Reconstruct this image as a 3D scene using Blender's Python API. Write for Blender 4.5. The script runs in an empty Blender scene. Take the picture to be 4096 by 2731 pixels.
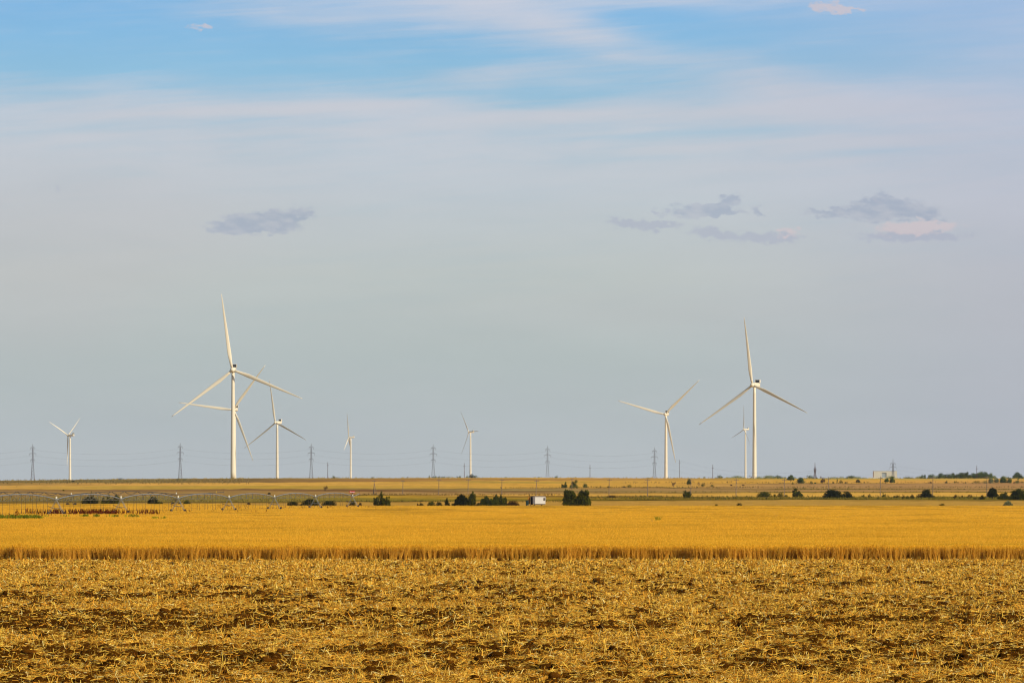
import bpy, bmesh, math, random
import numpy as np
from mathutils import Vector, Matrix
R = math.radians
# ------------------------------------------------------------------ camera, sky, sun, exposure
F, H, CX = 18000.0, 1900.0, 2048.0          # long lens: pixels per metre at 1 m, eye-level row, middle column
EYE = 4.76
SUN_EL, SUN_AZ = 30.0, 54.0                 # sun behind the camera, to its right
scene = bpy.context.scene
COL = scene.collection
cam_d = bpy.data.cameras.new("camera"); cam = bpy.data.objects.new("camera", cam_d); COL.objects.link(cam)
cam.location = (0, 0, EYE); cam.rotation_euler = (R(90), 0, 0)
cam_d.sensor_width = 36; cam_d.lens = F / 4096 * 36; cam_d.shift_y = (H - 1365.5) / 4096
cam_d.clip_start = 1; cam_d.clip_end = 60000
scene.camera = cam
scene.view_settings.view_transform = 'Standard'; scene.view_settings.look = 'None'
scene.cycles.use_denoising = True; scene.cycles.filter_width = 1.2; scene.cycles.max_bounces = 6
scene.view_settings.gamma = 1; scene.view_settings.exposure = 0
sun_d = bpy.data.lights.new("sun", 'SUN'); sun = bpy.data.objects.new("sun", sun_d); COL.objects.link(sun)
sun_d.energy = 4.8; sun_d.angle = R(0.5); sun_d.color = (1.0, 0.93, 0.80)
sdir = Vector((math.sin(R(SUN_AZ)) * math.cos(R(SUN_EL)), -math.cos(R(SUN_AZ)) * math.cos(R(SUN_EL)), math.sin(R(SUN_EL))))
sun.rotation_euler = sdir.to_track_quat('Z', 'Y').to_euler(); sun.location = (200, -200, 300)

def lin(c):
    return tuple(((v / 255) / 12.92 if v / 255 <= 0.04045 else ((v / 255 + 0.055) / 1.055) ** 2.4) for v in c)

def build_world():
    w = bpy.data.worlds.new("World"); scene.world = w; w.use_nodes = True
    nt = w.node_tree; nt.nodes.clear(); N = nt.nodes; L = nt.links
    def val(x):
        return x
    def m(op, a, b=0.0, c=0.0, clamp=False):
        n = N.new('ShaderNodeMath'); n.operation = op; n.use_clamp = clamp
        for i, v in enumerate((a, b, c)):
            if hasattr(v, 'links'): L.new(v, n.inputs[i])
            else: n.inputs[i].default_value = v
        return n.outputs[0]
    def mix(f, a, b):
        n = N.new('ShaderNodeMix'); n.data_type = 'RGBA'
        for s, v in ((n.inputs[0], f), (n.inputs[6], a), (n.inputs[7], b)):
            if hasattr(v, 'links'): L.new(v, s)
            elif isinstance(v, tuple): s.default_value = (*v, 1)
            else: s.default_value = v
        return n.outputs[2]
    def sstep(x, lo, hi):
        n = N.new('ShaderNodeMapRange'); n.interpolation_type = 'SMOOTHSTEP'
        L.new(x, n.inputs[0]); n.inputs[1].default_value = lo; n.inputs[2].default_value = hi
        return n.outputs[0]
    tc = N.new('ShaderNodeTexCoord'); sp = N.new('ShaderNodeSeparateXYZ'); L.new(tc.outputs['Generated'], sp.inputs[0])
    x, y, z = sp.outputs
    hyp = m('SQRT', m('ADD', m('MULTIPLY', x, x), m('ADD', m('MULTIPLY', y, y), 1e-6)))
    # bearing and elevation in thousandths (1 unit = 0.001 rad)
    u = m('MULTIPLY', m('DIVIDE', x, hyp), 1000.0); v = m('MULTIPLY', m('DIVIDE', z, hyp), 1000.0)
    def noise(su, sv, tilt, detail, seed, rough=0.55, dist=0.0):
        cb = N.new('ShaderNodeCombineXYZ')
        L.new(m('MULTIPLY', u, su), cb.inputs[0])
        L.new(m('MULTIPLY', m('ADD', v, m('MULTIPLY', u, tilt)), sv), cb.inputs[1]); cb.inputs[2].default_value = seed
        n = N.new('ShaderNodeTexNoise'); n.inputs['Scale'].default_value = 1; n.inputs['Detail'].default_value = detail
        n.inputs['Roughness'].default_value = rough; n.inputs['Distortion'].default_value = dist
        L.new(cb.outputs[0], n.inputs['Vector']); return n.outputs[0]
    def P(px, py):
        return (px - CX) / 18.0, (H - py) / 18.0
    def blob(px, py, rx, ry, tilt=0.0, pu=None, pv=None):
        a, b = P(px, py)
        du = m('SUBTRACT', pu or u, a); dv = m('SUBTRACT', m('SUBTRACT', pv or v, b), m('MULTIPLY', du, tilt))
        q = m('ADD', m('POWER', m('ABSOLUTE', m('DIVIDE', du, rx / 18.0)), 2.0), m('POWER', m('ABSOLUTE', m('DIVIDE', dv, ry / 18.0)), 2.0))
        return m('POWER', 2.718, m('MULTIPLY', q, -1.0))
    def wsum(items):
        acc = None
        for amp, s in items:
            t = m('MULTIPLY', s, amp); acc = t if acc is None else m('ADD', acc, t)
        return acc
    # clear air behind the veil: bluer with height
    def ramp(stops, fac):
        n = N.new('ShaderNodeValToRGB'); e = n.color_ramp.elements
        while len(e) < len(stops): e.new(0.5)
        for k, (p, c) in enumerate(stops):
            e[k].position = p; e[k].color = (*lin(c), 1)
        L.new(fac, n.inputs[0]); return n.outputs[0]
    h = m('DIVIDE', v, 106.0, clamp=True)
    clear = ramp([(0.0, (177, 187, 192)), (0.3, (177, 190, 190)), (0.55, (176, 196, 206)), (0.72, (155, 193, 214)), (0.85, (141, 189, 220)), (1.0, (125, 181, 226))], h)
    veil = ramp([(0.0, (181, 187, 190)), (0.25, (180, 190, 189)), (0.42, (189, 196, 194)), (0.6, (192, 200, 207)), (0.8, (199, 203, 213)), (1.0, (197, 204, 219))], h)
    lav = sstep(u, 20.0, 125.0)
    clear = mix(m('MULTIPLY', lav, 0.6), clear, ramp([(0.0, (174, 178, 190)), (0.35, (178, 183, 198)), (0.7, (172, 188, 212)), (1.0, (168, 188, 220))], h))
    veil = mix(m('MULTIPLY', lav, 0.75), veil, ramp([(0.0, (176, 180, 191)), (0.35, (182, 183, 195)), (0.7, (190, 194, 210)), (1.0, (180, 192, 219))], h))
    n1 = noise(0.030, 0.17, -0.05, 6, 3.1, 0.55, 0.5); n2 = noise(0.012, 0.055, 0.10, 4, 8.7, 0.5, 0.3)
    n3 = noise(0.05, 0.6, -0.03, 5, 1.7, 0.6, 0.2)
    n4 = noise(0.022, 0.42, -0.07, 5, 5.5, 0.6, 0.4)
    shape = wsum([
        (-0.56, blob(250, 200, 1050, 190)), (-0.34, blob(1500, 290, 800, 120, 0.02)), (-0.40, blob(2700, 130, 560, 90, -0.08)),
        (-0.26, blob(3350, 230, 650, 110)), (-0.30, blob(1050, 490, 420, 26, 0.02)), (-0.46, blob(2120, 395, 420, 34, 0.05)), (0.42, blob(1150, 60, 420, 70, -0.12)),
        (0.62, blob(2000, 70, 430, 95, -0.14)), (0.52, blob(2330, 130, 330, 70, -0.22)), (0.45, blob(2500, 5, 900, 26)), (0.50, blob(1950, 300, 430, 40, 0.07)), (0.34, blob(500, 430, 700, 80)),
        (0.5, blob(1420, 425, 430, 32, 0.05)), (0.62, blob(3080, 330, 300, 110, -0.25)), (0.42, blob(2500, 450, 1600, 50, 0.01)),
        (0.30, blob(3700, 420, 500, 90)), (-0.30, blob(3000, 530, 700, 26, 0.02)), (0.3, blob(2460, 225, 80, 20)), (0.22, blob(3300, 175, 130, 14)),
        (-0.25, blob(550, 700, 180, 26, -0.1)), (-0.28, blob(2700, 640, 500, 22)), (-0.22, blob(3550, 620, 400, 26)), (0.25, blob(3600, 560, 500, 34))])
    base = sstep(v, 97.0, 64.0)
    dens = m('ADD', m('ADD', m('MULTIPLY', base, 0.85), shape), m('ADD', m('MULTIPLY', m('SUBTRACT', n1, 0.5), 0.9), m('ADD', m('MULTIPLY', m('SUBTRACT', n2, 0.5), 0.7), m('ADD', m('MULTIPLY', m('SUBTRACT', n3, 0.5), 0.35), m('MULTIPLY', m('SUBTRACT', n4, 0.5), 1.0)))))
    col = mix(sstep(dens, -0.52, 1.08), clear, veil)
    col = mix(m('MULTIPLY', sstep(wsum([(1.0, blob(300, 900, 900, 260)), (0.7, blob(150, 1250, 500, 250)), (0.5, blob(2600, 1250, 900, 130))]), 0.0, 1.0), 0.35), col, lin((192, 188, 190)))
    tone = m('ADD', m('MULTIPLY', m('SUBTRACT', n2, 0.5), 0.10), m('MULTIPLY', m('SUBTRACT', n1, 0.5), 0.05))
    # small low clouds: grey-violet bodies with warm crowns, edges broken by noise
    wu = m('ADD', u, m('MULTIPLY', m('SUBTRACT', noise(0.35, 0.55, 0, 4, 21.0), 0.5), 10.0))
    wv = m('ADD', v, m('MULTIPLY', m('SUBTRACT', noise(0.35, 0.6, 0, 4, 27.0), 0.5), 4.5))
    cn = noise(0.30, 0.62, 0, 5, 33.0, 0.6)
    def puff(items, lo=0.16, hi=0.80):
        s = wsum([(a * 1.12, blob(*b, pu=wu, pv=wv)) for a, b in items])
        return sstep(m('ADD', s, m('MULTIPLY', m('SUBTRACT', cn, 0.5), 0.9)), lo, hi)
    grey = puff([(1.1, (1000, 893, 130, 36, 0.08)), (1.05, (1160, 862, 90, 30, 0.12)), (0.7, (910, 914, 70, 22)), (0.8, (1080, 915, 110, 22)),
                 (1.1, (2790, 842, 120, 28, 0.05)), (1.0, (2890, 818, 66, 26, 0.45)), (0.9, (2900, 852, 80, 14)), (0.9, (3031, 848, 24, 20)),
                 (0.95, (3300, 854, 85, 15)), (1.1, (3470, 852, 105, 32)), (1.1, (3515, 818, 62, 40)), (1.1, (3610, 846, 120, 34)), (0.8, (3690, 860, 70, 18, -0.3))])
    faint = puff([(1, (2510, 893, 75, 18, -0.1)), (1, (2640, 902, 65, 16)), (0.9, (2850, 935, 90, 24, -0.1)), (1, (3080, 952, 130, 22)), (1.25, (3640, 950, 190, 17)), (0.5, (235, 765, 22, 8, -0.4)), (0.7, (2630, 850, 40, 16))])
    warm = puff([(1.25, (3660, 914, 170, 30, 0.03)), (0.9, (3160, 930, 65, 22)), (0.9, (3300, 30, 85, 26, -0.05)), (0.8, (3400, 48, 70, 16)), (0.75, (815, 112, 60, 16, -0.05)), (0.45, (3505, 808, 40, 16))], 0.35, 0.9)
    col = mix(m('MULTIPLY', faint, 0.5), col, lin((166, 172, 193)))
    col = mix(m('MULTIPLY', grey, 0.62), col, mix(sstep(noise(0.16, 0.5, 0.1, 4, 44.0), 0.38, 0.66), lin((152, 165, 187)), lin((180, 185, 197))))
    col = mix(m('MULTIPLY', warm, 0.7), col, lin((209, 196, 200)))
    vm = N.new('ShaderNodeVectorMath'); vm.operation = 'SCALE'; L.new(col, vm.inputs[0]); L.new(m('MULTIPLY', m('ADD', 1.0, tone), 10.0), vm.inputs[3])
    sky = N.new('ShaderNodeTexSky'); sky.sky_type = 'NISHITA'; sky.sun_disc = False
    sky.sun_elevation = R(SUN_EL); sky.sun_rotation = R(180 - SUN_AZ); sky.air_density = 1; sky.dust_density = 1
    fin = mix(sstep(v, 320.0, 130.0), sky.outputs[0], vm.outputs[0])
    bg = N.new('ShaderNodeBackground'); bg.inputs[1].default_value = 0.10; L.new(fin, bg.inputs[0])
    out = N.new('ShaderNodeOutputWorld'); L.new(bg.outputs[0], out.inputs[0])
build_world()

# ------------------------------------------------------------------ helpers
rng = np.random.default_rng(7); random.seed(7)
GAIN = 1.0                                    # picture colour -> surface colour under this sun
def alb(c, g=None):
    return tuple(min(0.85, v * (g or GAIN)) for v in lin(c))

MATS = {}
def mat(name, color=None, rough=0.8, attr=False, grain=0.0, scale=1.0, spec=0.2, metal=0.0, trans=0.0):
    if name in MATS: return MATS[name]
    m = bpy.data.materials.new(name); m.use_nodes = True; nt = m.node_tree; N = nt.nodes; L = nt.links
    b = N['Principled BSDF']; b.inputs['Roughness'].default_value = rough
    b.inputs['Specular IOR Level'].default_value = spec; b.inputs['Metallic'].default_value = metal
    if attr:
        a = N.new('ShaderNodeAttribute'); a.attribute_name = 'Col'; src = a.outputs['Color']
    else:
        a = N.new('ShaderNodeRGB'); a.outputs[0].default_value = (*color, 1); src = a.outputs[0]
    if grain > 0:
        g = N.new('ShaderNodeNewGeometry'); n = N.new('ShaderNodeTexNoise'); n.inputs['Scale'].default_value = scale
        n.inputs['Detail'].default_value = 5; n.inputs['Roughness'].default_value = 0.65; L.new(g.outputs['Position'], n.inputs['Vector'])
        r = N.new('ShaderNodeMapRange'); r.inputs[1].default_value = 0.25; r.inputs[2].default_value = 0.75
        r.inputs[3].default_value = 1 - grain; r.inputs[4].default_value = 1 + grain * 0.7; L.new(n.outputs[0], r.inputs[0])
        s = N.new('ShaderNodeVectorMath'); s.operation = 'SCALE'; L.new(src, s.inputs[0]); L.new(r.outputs[0], s.inputs[3]); src = s.outputs[0]
    L.new(src, b.inputs['Base Color'])
    if trans > 0:
        t = N.new('ShaderNodeBsdfTranslucent'); L.new(src, t.inputs[0]); x = N.new('ShaderNodeMixShader'); x.inputs[0].default_value = trans
        L.new(b.outputs[0], x.inputs[1]); L.new(t.outputs[0], x.inputs[2]); L.new(x.outputs[0], N['Material Output'].inputs[0])
    MATS[name] = m; return m

def tag(o, label=None, cat=None, group=None, kind=None):
    for k, v in (('label', label), ('category', cat), ('group', group), ('kind', kind)):
        if v: o[k] = v
    return o
def link(name, me, m=None, parent=None, loc=None):
    o = bpy.data.objects.new(name, me); COL.objects.link(o)
    if m is not None:
        for mm in (m if isinstance(m, (list, tuple)) else [m]): me.materials.append(mm)
    if parent: o.parent = parent
    if loc is not None: o.location = loc
    return o
def empty(name, loc, rz=0.0):
    o = bpy.data.objects.new(name, None); COL.objects.link(o); o.location = loc; o.rotation_euler = (0, 0, rz); o.empty_display_size = 0.5
    return o
def np_mesh(name, V, Fq, col=None, midx=None, smooth=False):
    V = np.ascontiguousarray(V, dtype=np.float32); Fq = np.ascontiguousarray(Fq, dtype=np.int32)
    me = bpy.data.meshes.new(name); k = Fq.shape[1]
    me.vertices.add(len(V)); me.vertices.foreach_set('co', V.ravel())
    me.loops.add(Fq.size); me.loops.foreach_set('vertex_index', Fq.ravel())
    me.polygons.add(len(Fq)); me.polygons.foreach_set('loop_start', np.arange(0, Fq.size, k, dtype=np.int32))
    me.polygons.foreach_set('loop_total', np.full(len(Fq), k, dtype=np.int32))
    if midx is not None: me.polygons.foreach_set('material_index', np.ascontiguousarray(midx, dtype=np.int32))
    if smooth: me.polygons.foreach_set('use_smooth', np.ones(len(Fq), dtype=bool))
    me.update(calc_edges=True)
    if col is not None:
        a = me.color_attributes.new('Col', 'FLOAT_COLOR', 'POINT')
        c = np.ones((len(V), 4), dtype=np.float32); c[:, :3] = col; a.data.foreach_set('color', c.ravel())
    me.validate(); return me

class MB:
    """collects boxes, bars and tubes and links them as one mesh"""
    def __init__(s): s.v = []; s.f = []
    def box(s, x0, x1, y0, y1, z0, z1):
        n = len(s.v); s.v += [(x0, y0, z0), (x1, y0, z0), (x1, y1, z0), (x0, y1, z0), (x0, y0, z1), (x1, y0, z1), (x1, y1, z1), (x0, y1, z1)]
        s.f += [tuple(n + i for i in q) for q in ((0, 3, 2, 1), (4, 5, 6, 7), (0, 1, 5, 4), (1, 2, 6, 5), (2, 3, 7, 6), (3, 0, 4, 7))]; return s
    def tube(s, pts, radii, k=6, cap=True):
        pts = [Vector(p) for p in pts]
        if not isinstance(radii, (list, tuple)): radii = [radii] * len(pts)
        n = len(s.v); up = None
        for i, p in enumerate(pts):
            d = (pts[min(i + 1, len(pts) - 1)] - pts[max(i - 1, 0)]).normalized()
            a = Vector((0, 0, 1)) if abs(d.z) < 0.95 else Vector((1, 0, 0))
            e1 = d.cross(a).normalized(); e2 = d.cross(e1).normalized()
            for j in range(k):
                t = 2 * math.pi * j / k; q = p + (e1 * math.cos(t) + e2 * math.sin(t)) * radii[i]; s.v.append(tuple(q))
        for i in range(len(pts) - 1):
            for j in range(k):
                a = n + i * k + j; b = n + i * k + (j + 1) % k; s.f.append((a, b, b + k, a + k))
        if cap:
            s.f.append(tuple(n + j for j in range(k))[::-1]); m_ = n + (len(pts) - 1) * k; s.f.append(tuple(m_ + j for j in range(k)))
        return s
    def bar(s, a, b, r, k=4): return s.tube([a, b], r, k)
    def build(s, name, m, parent=None, loc=None, smooth=False):
        me = bpy.data.meshes.new(name); me.from_pydata(s.v, [], s.f)
        if smooth: me.polygons.foreach_set('use_smooth', [True] * len(me.polygons))
        me.update(); return link(name, me, m, parent, loc)

def hash2(ix, iy, seed):
    h = (ix.astype(np.int64) * 374761393 + iy.astype(np.int64) * 668265263 + seed * 1442695041) & 0x7fffffff
    h = ((h ^ (h >> 13)) * 1274126177) & 0x7fffffff
    return ((h ^ (h >> 16)) & 0xffffff) / float(0xffffff)
def vnoise(x, y, seed=0):
    ix = np.floor(x); iy = np.floor(y); fx = x - ix; fy = y - iy; ix = ix.astype(np.int64); iy = iy.astype(np.int64)
    fx = fx * fx * (3 - 2 * fx); fy = fy * fy * (3 - 2 * fy)
    a = hash2(ix, iy, seed); b = hash2(ix + 1, iy, seed); c = hash2(ix, iy + 1, seed); d = hash2(ix + 1, iy + 1, seed)
    return (a * (1 - fx) + b * fx) * (1 - fy) + (c * (1 - fx) + d * fx) * fy
def fbm(x, y, seed=0, oct=4, gain=0.5):
    s = 0; a = 1; t = 0
    for o in range(oct):
        s = s + a * vnoise(x * 2 ** o + 17.3 * o, y * 2 ** o - 9.1 * o, seed + o); t += a; a *= gain
    return s / t

# ------------------------------------------------------------------ the lie of the land
PROF_D = [0, 240, 300, 450, 650, 858, 1050, 1200, 1250, 1380, 1480, 1560, 1680, 1800, 1950, 2150, 2400, 2750, 3050, 3300, 3500, 3900, 4600, 6000, 16000]
PROF_Z = [0, 0, -.25, -1.25, -2.45, -3.38, -4.0, -4.37, -4.37, -4.42, -4.12, -3.73, -3.27, -3.04, -2.6, -2.05, -1.24, .18, 1.37, 2.35, 2.4, -.5, -7, -9, -12]
CR_X = [-1500, 0, 400, 700, 1000, 1400, 2100, 3000, 4096, 5600]
CR_Y = [1924, 1921, 1917, 1914, 1912, 1911, 1910, 1912, 1913, 1914]
def ground(x, D):
    x = np.asarray(x, float); D = np.asarray(D, float)
    px = CX + x * F / np.maximum(D, 1.0)
    r = np.clip((D - 1400) / 1900, 0, 1); r = r * r * (3 - 2 * r)
    return np.interp(D, PROF_D, PROF_Z) + r * (1912 - np.interp(px, CR_X, CR_Y)) * D / F
def gz(x, D): return float(ground(x, D))
def at(px, D): return (px - CX) * D / F
def zat(py, D): return EYE - (py - H) * D / F
_inv_cache = {}
def d_of(px, py):
    """distance at which the bare ground stands at picture row py"""
    D = np.linspace(1330, 3400, 1200); x = (px - CX) * D / F
    yy = H + (EYE - ground(x, D)) * F / D
    return float(D[np.argmin(np.abs(yy - py))])
def crop_edge(px): return np.interp(px, [-3000, 820, 1120, 8000], [1345, 1345, 1250, 1250])

# far field strips: (lower row, colour) from the crest down, at several bearings
BANDS = {
 -200: [(1924, (165,130,65)), (1941, (126,104,60)), (1956, (212,158,82)), (1959, (140,100,45)), (1985, (160,124,72)), (1997, (150,118,62)), (2008, (135,110,55)), (2040, (112,86,36))],
 500: [(1919, (140,115,62)), (1931, (120,102,58)), (1943, (210,158,80)), (1957, (186,150,65)), (1964, (138,103,60)), (1985, (160,125,76)), (2005, (135,115,58)), (2010, (105,84,36)), (2040, (180,138,62))],
 1000: [(1914, (150,125,60)), (1929, (128,100,58)), (1941, (208,158,75)), (1955, (184,148,60)), (1962, (130,95,58)), (1980, (155,120,68)), (2006, (138,118,52)), (2011, (105,84,30)), (2040, (182,138,62))],
 1500: [(1916, (165,130,65)), (1926, (156,114,62)), (1942, (203,155,72)), (1951, (190,150,65)), (1956, (160,130,65)), (1966, (118,82,48)), (1977, (165,128,78)), (1982, (108,84,36)), (1990, (182,142,48)), (2003, (135,115,40)), (2007, (85,70,20)), (2040, (182,138,64))],
 2100: [(1913, (200,155,70)), (1921, (165,122,62)), (1924, (212,160,72)), (1932, (172,142,62)), (1952, (205,155,66)), (1957, (140,112,60)), (1963, (155,130,80)), (1968, (118,88,50)), (1976, (162,126,76)), (1983, (205,155,75)), (1987, (118,88,35)), (1996, (165,130,45)), (2004, (120,100,26)), (2040, (182,138,64))],
 2600: [(1921, (186,140,72)), (1947, (205,155,68)), (1951, (122,94,44)), (1962, (165,128,80)), (1970, (150,122,72)), (1973, (120,96,45)), (1984, (205,155,72)), (1991, (118,88,32)), (1998, (130,105,28)), (2002, (78,62,10)), (2040, (184,140,66))],
 3200: [(1917, (168,145,65)), (1932, (206,156,68)), (1935, (116,92,50)), (1953, (174,133,86)), (1958, (125,100,50)), (1966, (170,130,82)), (1969, (118,98,45)), (1986, (212,162,75)), (1994, (128,104,34)), (1998, (78,66,10)), (2040, (182,140,66))],
 4200: [(1919, (196,156,82)), (1930, (206,152,85)), (1943, (170,127,86)), (1956, (166,126,82)), (1959, (103,90,30)), (1965, (170,130,80)), (1968, (108,94,30)), (1985, (212,162,78)), (1999, (118,103,30)), (2003, (82,68,10)), (2040, (182,140,66))]}
def strip_colour(px, py, g):
    keys = sorted(BANDS); out = np.zeros(px.shape + (3,)); cols = []
    jit = (fbm(px / 90.0, py / 30.0, 31, 4) - 0.5) * 4.5
    for k in keys:
        b = BANDS[k]; c = np.zeros(px.shape + (3,)); c[:] = alb(b[0][1], g); 
        for (y0, c0), (y1, c1) in zip(b[:-1], b[1:]):
            t = np.clip((py + jit - y0) / 1.4 + 0.5, 0, 1)[..., None]; c = c * (1 - t) + np.array(alb(c1, g)) * t
        cols.append(c)
    p = px + (fbm(px / 160.0, py / 5.0, 77, 3) - 0.5) * 260
    for i in range(len(keys) - 1):
        a, b = keys[i], keys[i + 1]; w = np.clip((p - a) / (b - a), 0, 1)
        msk = (p >= a) & (p < b) if 0 < i < len(keys) - 2 else ((p < b) if i == 0 else (p >= a))
        out[msk] = (cols[i] * (1 - w[..., None]) + cols[i + 1] * w[..., None])[msk]
    n = fbm(px / 60.0, py / 3.0, 5, 4); n2 = fbm(px / 12.0, py / 1.5, 6, 3)
    return out * np.array([1.03, 1.0, 0.80]) * (0.72 + 0.32 * n + 0.24 * n2)[..., None]

def bare_cover(x, D):
    """0 = thick straw, 1 = open soil; patchy, a little stronger in strips across the tillage"""
    s = fbm(x / 1.5, D / 6.5, 41, 4); t = fbm(x / 0.45, D / 1.6, 43, 3); b = fbm(x / 14.0, D / 7.0, 45, 3)
    band = 0.12 * np.exp(-((D - 176) / 9) ** 2) + 0.15 * np.exp(-((D - 147) / 9) ** 2) + 0.13 * np.exp(-((D - 116) / 7) ** 2) - 0.16 * np.exp(-((D - 131) / 5) ** 2) - 0.30 * np.exp(-((D - 234) / 22) ** 2) - 0.12 * np.exp(-((D - 161) / 4) ** 2) + 0.11 / (1 + np.exp((D - 162) / 4))
    q = (s - 0.5) * 1.15 + (t - 0.5) * 1.7 + (b - 0.5) * 0.9 + band
    return 1 / (1 + np.exp(-(q - 0.05) * 7.5))
def micro(x, D):
    near = np.clip((256 - D) / 4, 0, 1)
    clod = np.maximum(fbm(x / 0.40, D / 0.9, 51, 3) - 0.42, 0) * 0.30 + np.maximum(fbm(x / 0.16, D / 0.3, 53, 2) - 0.5, 0) * 0.12
    roll = (fbm(x / 1.3, D / 3.0, 55, 3) - 0.5) * 0.14
    return near * (clod * (0.5 + 0.8 * bare_cover(x, D)) + roll)

def build_ground():
    rows = [60, 75]
    d = 86.0
    while d < 252: rows.append(d); d += 0.13 * (d / 100) ** 1.4
    rows += [253, 256, 262, 280]; d = 300
    while d < 1240: rows.append(d); d += 20
    d = 1240; 
    while d < 3460:
        rows.append(d); y = 0.6 * d * d / (F * 6.5); d += max(3.0, y)
    rows += list(np.linspace(3480, 4600, 24)) + [5200, 6000, 7500, 9500, 12000, 16000]
    rows = np.array(rows); s = np.concatenate([[-3, -2.2, -1.5], np.linspace(-1.15, 1.15, 470), [1.5, 2.2, 3]])
    Dm, S = np.meshgrid(rows, s, indexing='ij'); X = S * (Dm * 0.1137 + 2.0)
    Z = ground(X, Dm)
    near = (Dm < 262) & (np.abs(S) < 1.3)
    Z = Z + np.where(near, micro(X, Dm), 0)
    far = np.clip((Dm - 1380) / 300, 0, 1)
    Z = Z + far * ((fbm(X / 25, Dm / 60, 61, 4) - 0.5) * 0.5 + (fbm(X / 5, Dm / 20, 62, 2) - .5) * 0.25)
    px = CX + X * F / Dm; py = H + (EYE - ground(X, Dm)) * F / Dm
    py = np.where(Dm > 3300, 1911.0, py)
    C = np.zeros(X.shape + (3,)); C[:] = alb((84, 60, 22))
    fm = Dm >= 1235; C[fm] = strip_colour(px[fm], py[fm], GAIN)
    n = fbm(X / 0.7, Dm / 0.9, 71, 4)[..., None]; soil = np.array(alb((80, 45, 7), 0.76)) * (0.45 + 1.0 * n)
    thatch = np.array(alb((108, 62, 10), 0.84)) * (0.5 + 1.0 * n); bc = bare_cover(X, Dm)[..., None]
    nm = Dm < 262; C[nm] = (soil * bc + thatch * (1 - bc))[nm]
    nr, nc = X.shape; idx = np.arange(nr * nc).reshape(nr, nc)
    Fq = np.stack([idx[:-1, :-1], idx[:-1, 1:], idx[1:, 1:], idx[1:, :-1]], -1).reshape(-1, 4)
    V = np.stack([X, Dm, Z], -1).reshape(-1, 3)
    me = np_mesh('ground', V, Fq, C.reshape(-1, 3), smooth=True)
    o = link('ground', me, mat('farmland', attr=True, rough=0.95, grain=0.25, scale=1.6, spec=0.0)); tag(o, kind='structure')
build_ground()

# ------------------------------------------------------------------ ribbons: straw, stalks, leaves
def ribbons(P0, Dv, W, taper=1.0):
    """one thin blade per row: from P0 along Dv, half width vector W"""
    n = len(P0); V = np.empty((n, 4, 3)); V[:, 0] = P0 - W; V[:, 1] = P0 + W; V[:, 2] = P0 + Dv + W * taper; V[:, 3] = P0 + Dv - W * taper
    return V
def quads(V): n = len(V); return V.reshape(-1, 3), np.arange(n * 4).reshape(n, 4)
def unit(a): return a / np.maximum(np.linalg.norm(a, axis=1, keepdims=True), 1e-9)
def side(Dv):
    r = rng.normal(size=Dv.shape); return unit(np.cross(Dv, r))
def shade(n, c0, c1, g=None, var=0.25):
    t = rng.random((n, 1)); c = np.array(alb(c0, g)) * (1 - t) + np.array(alb(c1, g)) * t
    return c * (1 - var / 2 + var * rng.random((n, 1)))

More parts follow.
